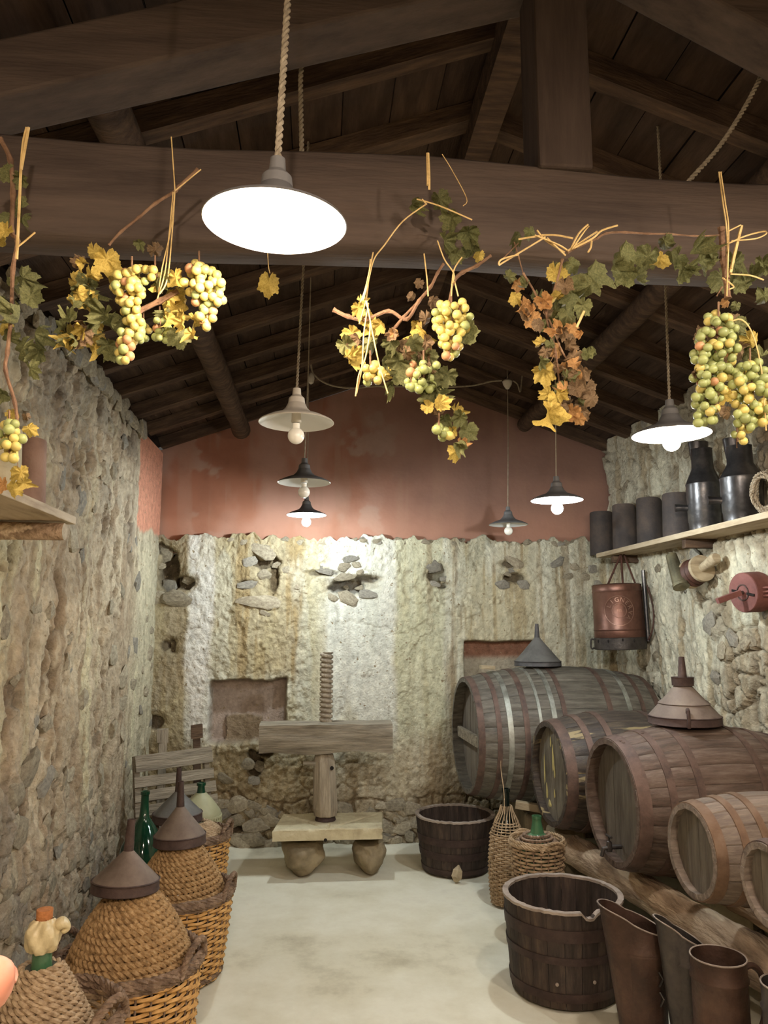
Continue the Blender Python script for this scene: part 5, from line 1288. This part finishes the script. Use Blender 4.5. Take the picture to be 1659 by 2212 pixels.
line('knotted_rope', 'short knotted pale rope hanging behind the tie beam beside the large lamp cord', [at(x, y, Y=yb2) for x, y in ((652, 68), (658, 100), (650, 160), (650, 230), (652, 330))], .007, tw=True, cat='rope')
q = at(656, 92, Y=yb2); mb = MB(); mb.tube([q+Vector((.012*math.cos(a_), .004*math.sin(2*a_), .014*math.sin(a_))) for a_ in [2*PI*k/16 for k in range(17)]], .005, 6); o = mb.obj('rope_knot', M['cord']); tag(o, 'small knot at the top of the short rope', 'rope')
line('slanting_rope', 'pale twisted rope slanting down from the right principal rafter behind the tie beam', [at(x, y, Y=yb2) for x, y in ((1652, 148), (1610, 230), (1555, 315), (1500, 378), (1470, 410))], .007, tw=True, cat='rope')
# ------------------------------------------------------------------ vines with grapes and leaves
def leaf_mesh(seed, m, curl):
    rnd = random.Random(seed); n = 64; out = []
    lobes = [(PI/2, 1.0, .55), (PI/2+1.02, .92, .5), (PI/2-1.02, .92, .5), (PI/2+2.0, .78, .5), (PI/2-2.0, .78, .5)]
    for k in range(n):
        a = -PI/2+2*PI*k/n+.02; r = .62
        for (la_, lr, lw) in lobes:
            d = (a-la_+PI) % (2*PI)-PI; r = max(r, lr*(1-.3*min(1, abs(d)/lw)**1.3))
        r *= 1+.07*((k % 4)-1.5)/1.5+rnd.uniform(-.03, .03)
        d0 = abs((a+PI/2+PI) % (2*PI)-PI)
        if d0 < .3: r *= .35+.65*d0/.3
        out.append((r*math.cos(a)*.5, r*math.sin(a)*.5))
    vs = [(0, 0, 0)]; fs = []; R3 = (.33, .66, 1.0)
    ph = [rnd.uniform(0, 6) for _ in range(6)]; fold = rnd.uniform(.2, .9)*curl; cu = rnd.uniform(.4, 1.3)*curl*(1 if rnd.random() < .7 else -1)
    tw_ = rnd.uniform(-1, 1)*curl
    for f in R3:
        for (x, y) in out:
            xx, yy = x*f, y*f; rr = math.hypot(xx, yy); a = math.atan2(yy, xx)
            z = .07*rr*2*math.sin(3*a+ph[0])*(.5+curl)+.05*rr*2*math.sin(7*a+ph[1])*(.4+curl)+abs(xx)*fold+cu*yy*yy*1.6+tw_*xx*yy*1.4
            c_ = math.cos(xx*curl*2.2); vs.append((xx*(1-.35*curl*abs(xx)), yy*(1-.25*curl*abs(yy)), z))
    for k in range(n): fs.append((0, 1+k, 1+(k+1) % n))
    for l in range(2):
        for k in range(n): fs.append((1+l*n+k, 1+(l+1)*n+k, 1+(l+1)*n+(k+1) % n, 1+l*n+(k+1) % n))
    return MB().add(vs, fs).mesh('leaf', m, angle=50)
LV = {k: [leaf_mesh(100*ord(k[0])+i, M['l'+k], c_) for i, c_ in enumerate((.5, .9, 1.3, 1.8))] for k in ('y', 'g', 'b', 'o')}
bm = bmesh.new(); bmesh.ops.create_icosphere(bm, subdivisions=2, radius=1)
for v in bm.verts: v.co.z *= 1.08
GM = {}
for k in ('gy', 'gg', 'gr'):
    me = bpy.data.meshes.new('grape'); bm.to_mesh(me); me.materials.append(M[k]); me.shade_smooth(); GM[k] = me
bm.free()
YV = 1.62
class Vine:
    def __init__(s, label, px, py, Y=YV, cat='vine', name='grape_vine'):
        s.Y = Y; s.o = at(px, py, Y=Y); s.t = thing(name, label, cat, s.o)
    def p(s, px, py, dy=0): return at(px, py, Y=s.Y+dy)-s.o
    def sz(s, px, py): return mpp(at(px, py, Y=s.Y))
    def leaf(s, px, py, w_, k='g', ang=None, face=.75, dy=None, v=None):
        # leaf centre, width in px, colour key; ang = direction the tip points (0 down)
        a = random.uniform(-.9, .9) if ang is None else ang
        me = random.choice(LV[k]) if v is None else LV[k][v]
        dy = random.uniform(-.035, .03) if dy is None else dy
        q = s.p(px, py, dy); S_ = w_*s.sz(px, py)*1.3
        rot = Matrix.Rotation(YAW*-1, 3, 'Z') @ Matrix.Rotation(random.uniform(-.5, .5)*face*2, 3, 'Z') @ Matrix.Rotation(PI/2+.35+random.uniform(-.6, .6)*face, 3, 'X') @ Matrix.Rotation(PI+a, 3, 'Z')
        if random.random() < .5: rot = rot @ Matrix.Rotation(PI, 3, 'Y')
        o = inst('leaf', me, s.t, q, rot.to_euler(), (S_*random.uniform(.8, 1.1), S_, S_)); return o
    def leaves(s, L_, **k):
        for l in L_: s.leaf(*l, **k)
    def cane(s, pts, r=.0035, name='cane', m='cane', dy=0, sm=5, taper=.6):
        P_ = catmull([s.p(x, y, dy) for x, y in pts], sm); N = len(P_)
        mb = MB(); rs = [r*(1-(1-taper)*i/N)*(1+(.35 if i % (sm*1) == 0 and name == 'cane' else 0)) for i in range(N)]; mb.tube(P_, rs, 7); return mb.obj(name, M[m], s.t)
    def raffia(s, pts_list, r=.0016, dy=-.03, name='raffia_tie'):
        mb = MB()
        for pts in pts_list:
            P_ = catmull([s.p(x, y, dy+random.uniform(-.008, .008)) for x, y in pts], 5); mb.tube(P_, r, 5)
        return mb.obj(name, M['raffia'], s.t)
    def bunch(s, axis, gpx=20, k='gy', mix=.25, depth=.8, dens=1.0, dy=-.02, red=.05):
        # axis: list of (px,py,halfwidth px) down the bunch
        g = gpx*.5*s.sz(axis[0][0], axis[0][1]); done = []
        st = MB().tube([s.p(x, y, dy) for x, y, w_ in [(axis[0][0], axis[0][1]-28, 0)]+list(axis)], [g*.22]*(len(axis)+1), 6).obj('grape_bunch', M['cane'], s.t)
        L_ = sum(math.hypot(axis[i+1][0]-axis[i][0], axis[i+1][1]-axis[i][1]) for i in range(len(axis)-1))
        area = sum((axis[i][2]+axis[i+1][2])*math.hypot(axis[i+1][0]-axis[i][0], axis[i+1][1]-axis[i][1]) for i in range(len(axis)-1))
        n = int(area/(gpx*gpx)*2.6*dens); tries = 0
        while len(done) < n and tries < n*60:
            tries += 1; f = random.random()*(len(axis)-1); i = int(f); f -= i
            a, b_ = axis[i], axis[min(i+1, len(axis)-1)]
            w_ = a[2]+(b_[2]-a[2])*f; th = random.uniform(0, 2*PI); rr = math.sqrt(random.random())
            x = a[0]+(b_[0]-a[0])*f+w_*rr*math.cos(th); y = a[1]+(b_[1]-a[1])*f+random.uniform(-4, 4)
            q = s.p(x, y, dy+rr*math.sin(th)*w_*depth*s.sz(x, y))
            if any((q-d).length < g*1.5 for d in done): continue
            done.append(q)
            kk = k if random.random() > mix else ('gg' if k == 'gy' else 'gy')
            if random.random() < red: kk = 'gr'
            ss = g*random.uniform(.88, 1.1); inst('grape', GM[kk], st, q, (random.uniform(0, 3), random.uniform(0, 3), 0), (ss, ss, ss))
        return st
def fill(v, pts, n, ks, w_=(26, 44), spread=18):
    for i in range(n):
        f = random.random()*(len(pts)-1); i_ = int(f); f -= i_; a, b_ = pts[i_], pts[i_+1]
        v.leaf(a[0]+(b_[0]-a[0])*f+random.uniform(-spread, spread), a[1]+(b_[1]-a[1])*f+random.uniform(-spread*.6, spread*.6), random.uniform(*w_), random.choice(ks), face=1.0)
tb = lambda px: 272+106*px/1659          # photo row of the tie beam's top edge
# A: far left vine
v = Vine('olive leaved vine with a small grape bunch, leftmost on the tie beam', 30, 300)
v.cane([(0, 300), (22, 345), (28, 420), (25, 500), (38, 520), (28, 580), (24, 680), (16, 760), (12, 800), (32, 870), (40, 940)], .0055)
v.raffia([[(58, tb(50)), (50, 310), (45, 366)], [(62, tb(50)), (54, 320), (46, 366)], [(45, 366), (40, 480), (36, 560)]], .003)
v.raffia([[(40, 532), (55, 520), (76, 502)]], .002)
v.leaves([(18, 375, 46, 'g'), (46, 385, 40, 'g'), (34, 435, 52, 'g'), (48, 470, 40, 'g'), (12, 500, 44, 'y'), (8, 520, 34, 'y'), (14, 470, 34, 'g'), (50, 600, 60, 'g'), (66, 640, 56, 'g'), (30, 620, 48, 'g'), (12, 660, 40, 'g'), (40, 690, 76, 'g'), (75, 720, 60, 'g'), (50, 750, 66, 'g'), (84, 760, 50, 'g'), (20, 730, 50, 'g'), (66, 795, 44, 'g'), (6, 700, 40, 'y'), (6, 850, 40, 'g'), (30, 895, 34, 'y'), (62, 925, 34, 'y'), (45, 1020, 44, 'y'), (30, 1050, 46, 'y'), (6, 1045, 38, 'o'), (50, 1042, 34, 'y'), (58, 900, 20, 'b')])
v.bunch([(20, 915, 22), (22, 945, 28), (20, 975, 20), (22, 990, 10)], 22, 'gy', .4)
v.cane([(38, 990), (38, 1010)], .001)
# B: left hanging bundle with the two yellow bunches
v = Vine('bundle of yellow grape bunches and curled leaves hanging left of the large lamp', 345, 640)
v.cane([(428, 366), (385, 405), (380, 412), (335, 440), (300, 470), (262, 500), (235, 530)], .004)
v.cane([(300, 672), (345, 650), (384, 628)], .006, taper=1)
v.raffia([[(434, 366), (378, 412)], [(378, 412), (368, 500), (350, 580), (342, 640)], [(374, 415), (364, 520), (356, 590), (340, 645)], [(378, 412), (372, 500), (362, 600), (345, 635)], [(370, tb(370)), (378, 412)]], .0014)
v.leaves([(230, 560, 60, 'y', .2), (236, 590, 56, 'y', -.3), (205, 545, 44, 'y'), (176, 566, 30, 'y'), (165, 610, 50, 'y', .9), (180, 630, 46, 'g'), (160, 650, 40, 'y'), (190, 655, 50, 'y'), (225, 680, 62, 'g', -.4), (240, 700, 52, 'g', -.6), (210, 690, 40, 'y'), (150, 690, 50, 'g', .6), (140, 710, 46, 'g'), (165, 735, 46, 'g'), (150, 740, 40, 'y'), (205, 735, 52, 'y', .1), (205, 755, 36, 'y'), (180, 700, 40, 'b'), (235, 745, 50, 'g'), (240, 765, 36, 'g'),
          (300, 525, 30, 'g'), (335, 540, 36, 'b'), (380, 600, 52, 'y', .4), (400, 660, 46, 'y'), (375, 665, 48, 'y'), (360, 690, 38, 'y', .3), (395, 700, 40, 'y'), (420, 690, 40, 'y', .2), (385, 725, 50, 'g', .3), (340, 615, 38, 'y'), (330, 590, 30, 'b'), (415, 720, 36, 'y'), (440, 640, 30, 'b'), (440, 700, 26, 'o'), (265, 690, 46, 'g')])
fill(v, [(190, 570), (165, 640), (175, 740)], 14, ['g', 'g', 'y', 'b'], (36, 54), 26); fill(v, [(350, 590), (390, 700)], 6, ['g', 'y'], (32, 46), 22)
v.bunch([(285, 582, 34), (275, 620, 38), (285, 665, 22), (285, 715, 24), (268, 760, 22), (268, 782, 14)], 20, 'gy', .15, red=.08)
v.bunch([(335, 580, 16), (340, 600, 14)], 19, 'gy', .1)
v.bunch([(430, 570, 30), (440, 605, 46), (450, 645, 38), (448, 680, 22), (448, 705, 12)], 20, 'gy', .25, red=.08)
v.bunch([(345, 690, 16), (350, 720, 20), (345, 735, 12)], 17, 'gg', .1, dy=.02)
v.bunch([(310, 700, 18), (300, 735, 20)], 17, 'gg', .3, dy=.03)
# C: the single leaf
v = Vine('single yellow leaf dangling just below the large lamp', 580, 612, Y=1.77, name='hanging_leaf', cat='leaf')
v.leaf(580, 612, 56, 'y', ang=-.1, face=.2, dy=0, v=0); v.cane([(583, 590), (580, 575), (578, 540), (578, 490)], .0012, 'thread', 'raffia')
# D: centre bundle
v = Vine('centre vine bundle with knotted raffia, green and yellow grapes and a trailing tip', 880, 660)
v.cane([(720, 669), (752, 684), (790, 690), (840, 672), (878, 690), (905, 650), (930, 620), (945, 590), (958, 570)], .005)
v.cane([(850, 712), (872, 685), (905, 650)], .004); v.cane([(980, 605), (1000, 588), (1030, 574), (1060, 552)], .005)
v.cane([(978, 612), (970, 650)], .003)
v.raffia([[(922, 440), (870, 478), (830, 530), (808, 560), (795, 610), (784, 650)], [(806, 545), (790, 620), (778, 655)], [(800, 560), (792, 640), (776, 700)], [(920, 440), (912, 430)], [(945, 520), (960, 560), (980, 590), (978, 612)], [(998, 556), (980, 585), (975, 640)], [(916, 548), (922, 600), (925, 640)], [(982, 608), (990, 640)], [(900, 430), (950, 445), (1020, 475)]], .0017)
v.raffia([[(790, 650), (800, 700), (790, 770), (775, 810), (768, 856)], [(792, 650), (805, 720), (820, 790), (838, 850)], [(796, 655), (786, 720), (782, 790), (770, 850)]], .0017, dy=-.06)
v.raffia([[(925, tb(925)), (927, 380), (927, 410)], [(923, tb(925)), (924, 400)]], .003)
v.raffia([[(955, tb(955)), (975, 365), (1008, 428), (1000, 445)]], .001)
v.leaves([(775, 665, 40, 'y'), (790, 690, 52, 'y', .1), (760, 720, 46, 'y', .4), (745, 745, 46, 'g'), (765, 765, 52, 'y', .2), (750, 770, 34, 'y'), (812, 710, 48, 'y', -.3), (800, 740, 44, 'g'), (822, 700, 36, 'y'), (775, 730, 36, 'b'), (830, 810, 36, 'y', -.2), (780, 650, 30, 'y'),
          (845, 740, 44, 'g'), (860, 780, 60, 'g'), (838, 775, 50, 'g'), (870, 810, 46, 'g'), (850, 720, 30, 'b'), (846, 830, 40, 'g'), (890, 740, 50, 'g', .3), (910, 715, 50, 'y', .2), (920, 690, 40, 'b'), (900, 700, 36, 'y'), (920, 740, 40, 'b'), (935, 650, 34, 'b'), (905, 610, 24, 'b'), (850, 720, 24, 'o'), (925, 770, 46, 'g'), (940, 800, 50, 'g'), (1010, 720, 60, 'g', .4), (1020, 700, 40, 'g'), (965, 810, 48, 'g', -.3), (935, 820, 46, 'g'), (940, 850, 56, 'g', .2), (950, 870, 40, 'y'), (925, 880, 36, 'y'), (935, 895, 34, 'b'), (985, 890, 44, 'y'), (995, 900, 46, 'g'), (1008, 930, 52, 'g'), (978, 930, 34, 'y'), (990, 955, 36, 'g'), (985, 975, 40, 'y', .3), (995, 960, 32, 'o'), (920, 860, 30, 'g'), (890, 640, 24, 'b'), (960, 905, 40, 'g')])
v.leaves([(890, 440, 44, 'g'), (950, 430, 50, 'g'), (975, 470, 60, 'g'), (1010, 500, 56, 'g'), (1020, 540, 50, 'g', .1), (960, 520, 60, 'g'), (985, 550, 40, 'g'), (1035, 550, 30, 'y')], dy=.09)
fill(v, [(860, 760), (930, 790), (950, 870)], 12, ['g', 'g', 'b'], (36, 56), 26)
v.bunch([(975, 655, 26), (978, 680, 44), (975, 705, 40), (975, 735, 28), (970, 765, 18), (966, 778, 10)], 20, 'gy', .12, red=.07)
v.bunch([(800, 785, 16), (806, 805, 22), (805, 825, 16)], 20, 'gy', .1, dens=.9, dy=-.04)
v.bunch([(915, 785, 32), (915, 815, 34), (910, 845, 22)], 20, 'gg', .1, dens=.85)
v.bunch([(948, 920, 20), (952, 945, 22)], 20, 'gg', .15)
v.bunch([(888, 820, 12), (890, 845, 10)], 17, 'gg', .1)
# E: dry leaf garland
v = Vine('hanging garland of dry yellow and brown leaves tied with raffia', 1215, 545)
v.cane([(1110, 520), (1120, 555), (1130, 590)], .002, dy=.01); v.cane([(1085, 560), (1120, 525)], .0016); v.cane([(1225, 545), (1255, 530), (1290, 515)], .004)
v.cane([(1130, 590), (1160, 640), (1190, 700), (1215, 760), (1240, 800)], .0025); v.cane([(1215, 560), (1200, 620), (1180, 680), (1200, 760), (1215, 900)], .003)
v.raffia([[(1220, 545), (1180, 520), (1160, 497)], [(1225, 540), (1205, 528), (1155, 508)], [(1170, 508), (1200, 508), (1238, 515)], [(1178, 512), (1140, 535), (1090, 565), (1078, 572), (1084, 560), (1120, 550)], [(1182, 514), (1222, 552)], [(1232, 540), (1250, 505), (1270, 485)], [(1236, 538), (1262, 500), (1272, 488)], [(1240, 536), (1280, 515), (1300, 498), (1334, 487)], [(1226, 542), (1260, 520), (1290, 500)], [(1278, 520), (1276, 535), (1270, 545)], [(1120, 517), (1150, 512), (1178, 508)]], .0022)
v.leaves([(1098, 598, 34, 'g'), (1120, 612, 36, 'o', .1), (1138, 618, 32, 'g'), (1112, 640, 36, 'y'), (1130, 660, 42, 'o'), (1150, 670, 36, 'o'), (1160, 645, 36, 'g'), (1178, 650, 46, 'o'), (1150, 690, 44, 'o'), (1165, 700, 34, 'b'), (1200, 590, 50, 'y', .2), (1215, 580, 50, 'g', .0), (1235, 570, 38, 'g'), (1270, 590, 74, 'g', .1), (1275, 615, 66, 'g', -.2), (1220, 620, 44, 'b'), (1200, 670, 60, 'g', .3), (1195, 690, 60, 'g'), (1225, 680, 50, 'g', .2), (1235, 640, 46, 'g'), (1260, 660, 46, 'g', -.4), (1205, 640, 34, 'y'), (1205, 715, 44, 'o'), (1235, 705, 32, 'o'), (1255, 720, 24, 'o'), (1230, 720, 40, 'b'), (1170, 740, 30, 'y'), (1180, 760, 34, 'b'), (1205, 755, 38, 'o'), (1190, 790, 34, 'b'), (1175, 800, 56, 'y', .15), (1168, 780, 34, 'g'), (1240, 770, 50, 'b', -.5), (1260, 800, 46, 'b', -.5), (1240, 800, 46, 'b'), (1272, 765, 34, 'g', -.5), (1282, 758, 26, 'g'), (1265, 840, 52, 'b', -.4), (1280, 860, 40, 'b'), (1245, 840, 44, 'b'), (1220, 845, 40, 'o'), (1210, 850, 34, 'y'), (1200, 860, 40, 'y'), (1185, 850, 36, 'y'), (1184, 892, 72, 'y', .05), (1210, 895, 40, 'g'), (1235, 890, 44, 'o', -.3), (1250, 905, 30, 'o'), (1255, 875, 36, 'b'), (1262, 890, 34, 'b'), (1225, 870, 40, 'b'), (1225, 815, 40, 'g')])
fill(v, [(1150, 660), (1210, 720), (1225, 800), (1250, 880)], 22, ['b', 'o', 'b', 'g', 'o'], (26, 42), 28)
v.cane([(1180, 800), (1200, 760)], .001); v.leaf(1118, 508, 40, 'g'); v.leaf(1145, 500, 30, 'g')
v.raffia([[(1262, 672), (1245, 708)]], .003)
# F: leafy cane along the beam
v = Vine('leafy olive green cane strung along the front of the tie beam', 1430, 510)
v.cane([(1290, 515), (1310, 504), (1350, 502), (1400, 505), (1450, 506), (1500, 510), (1556, 508)], .003)
v.leaves([(1340, 545, 70, 'g', .1), (1350, 590, 62, 'g', .3), (1375, 600, 46, 'g'), (1400, 555, 60, 'g', -.4), (1425, 560, 42, 'y', -.5), (1440, 530, 42, 'g'), (1435, 520, 34, 'g'), (1460, 560, 60, 'g', -.6), (1475, 585, 50, 'g'), (1450, 545, 34, 'g'), (1500, 540, 62, 'g', .3), (1515, 565, 56, 'g'), (1530, 545, 52, 'g', -.2), (1490, 580, 40, 'g'), (1325, 570, 36, 'g')])
v.leaves([(1560, 600, 60, 'g'), (1585, 570, 70, 'g'), (1625, 600, 60, 'g'), (1648, 570, 50, 'g'), (1650, 640, 46, 'g'), (1600, 610, 50, 'g')], dy=.06)
# G: right bundle
v = Vine('heavy bundle of pale green grapes with dried leaves, rightmost on the tie beam', 1570, 640)
v.cane([(1558, 492), (1562, 560), (1568, 600), (1572, 645)], .007, taper=1); v.cane([(1560, 620), (1548, 640)], .002)
v.raffia([[(1553, tb(1555)), (1562, 440), (1570, 500), (1572, 600)], [(1557, tb(1555)), (1567, 440), (1574, 500), (1570, 640)], [(1602, 488), (1590, 530), (1580, 580)], [(1600, 486), (1572, 500)], [(1565, 530), (1610, 510), (1650, 500), (1654, 506), (1630, 516), (1580, 520)], [(1578, 592), (1620, 595), (1650, 605)], [(1560, 600), (1575, 610), (1585, 620), (1575, 625)], [(1570, 700), (1600, 690), (1625, 720), (1645, 800), (1655, 930)]], .0018)
v.raffia([[(1602, 488), (1588, 545), (1578, 590)]], .004)
v.leaves([(1572, 650, 26, 'o'), (1590, 660, 24, 'g'), (1580, 690, 30, 'b'), (1540, 710, 46, 'b'), (1520, 735, 44, 'b'), (1510, 750, 40, 'y'), (1550, 740, 40, 'b'), (1565, 755, 34, 'o'), (1600, 720, 46, 'g'), (1620, 735, 44, 'y'), (1595, 750, 44, 'b'), (1610, 760, 40, 'g'), (1590, 780, 40, 'b'), (1600, 800, 34, 'y'), (1545, 830, 56, 'b', .2), (1530, 850, 50, 'b'), (1560, 850, 40, 'y', -.2), (1585, 860, 34, 'y', .1), (1550, 880, 40, 'b'), (1575, 890, 30, 'b'), (1595, 700, 40, 'g'), (1645, 770, 40, 'g'), (1500, 800, 30, 'b')])
v.bunch([(1552, 680, 24), (1550, 720, 44), (1545, 770, 50), (1535, 820, 42), (1530, 870, 32), (1530, 915, 22)], 20, 'gg', .25, red=.04)
v.bunch([(1620, 780, 30), (1625, 830, 48), (1628, 870, 48), (1625, 905, 34), (1612, 925, 20)], 20, 'gg', .4, red=.05)
v.bunch([(1592, 935, 14), (1594, 955, 14)], 17, 'gg', .4, dens=.9)
v.cane([(1600, 900), (1592, 930), (1592, 968)], .0015)

# ------------------------------------------------------------------ photographer's hand entering at the lower left edge
def chain(pts, rs):
    return pts, rs
tip = at(10, 2133, Y=0.26); sp_ = mpp(tip)
f3 = ray(829, 2133).normalized()
th_ = thing('hand', 'fingertip of a bare hand reaching in from the lower left edge of the frame', 'hand', tip)
bm = bmesh.new(); skl = bm.verts.layers.skin.verify()
def addchain(start, pts, rs):
    prev = start
    for p, r in zip(pts, rs):
        v_ = bm.verts.new(p); v_[skl].radius = (r, r); 
        if prev is not None: bm.edges.new((prev, v_))
        prev = v_
    return prev
wr_ = bm.verts.new((-.205, -.035, -.06)); wr_[skl].radius = (.026, .020); wr_[skl].use_root = True
fa_ = bm.verts.new((-.30, -.07, -.11)); fa_[skl].radius = (.030, .025); bm.edges.new((wr_, fa_))
pal = bm.verts.new((-.150, -.015, -.035)); pal[skl].radius = (.034, .018); bm.edges.new((wr_, pal))
kn = [(-.098, .0, .0), (-.100, .003, -.022), (-.105, .003, -.043), (-.115, .0, -.062)]
fin = [[(-.048, .0, .004), (-.020, .001, .003), (.003, 0, 0)], [(-.070, .034, -.020), (-.090, .046, -.022), (-.106, .034, -.024)], [(-.078, .032, -.042), (-.098, .042, -.043), (-.112, .030, -.044)], [(-.092, .026, -.060), (-.108, .034, -.060), (-.120, .024, -.060)]]
for i in range(4):
    k_ = bm.verts.new(kn[i]); k_[skl].radius = (.0115, .0115); bm.edges.new((pal, k_)); addchain(k_, fin[i], [.0095, .0088, .0085 if i == 0 else .0075])
tb_ = bm.verts.new((-.165, .018, -.012)); tb_[skl].radius = (.014, .014); bm.edges.new((pal, tb_)); addchain(tb_, [(-.135, .040, .002), (-.112, .050, .004)], [.011, .009])
me = bpy.data.meshes.new('hand_skin'); bm.to_mesh(me); bm.free(); me.materials.append(M['skin'])
o = bpy.data.objects.new('hand_skin', me); link(o, th_); md = o.modifiers.new('skin', 'SKIN'); md.use_smooth_shade = True; o.modifiers.new('sub', 'SUBSURF').levels = 2; o.modifiers['sub'].render_levels = 2
me2 = MB().lathe([(.0005, .0012), (.6, .001), (1, 0)], 16, Matrix.Translation((-.006, .0082, .0)) @ Matrix.Rotation(-PI/2, 4, 'X') @ Matrix.Diagonal((.007, .0052, 1, 1))); me2.obj('fingernail', M['nail'], th_)
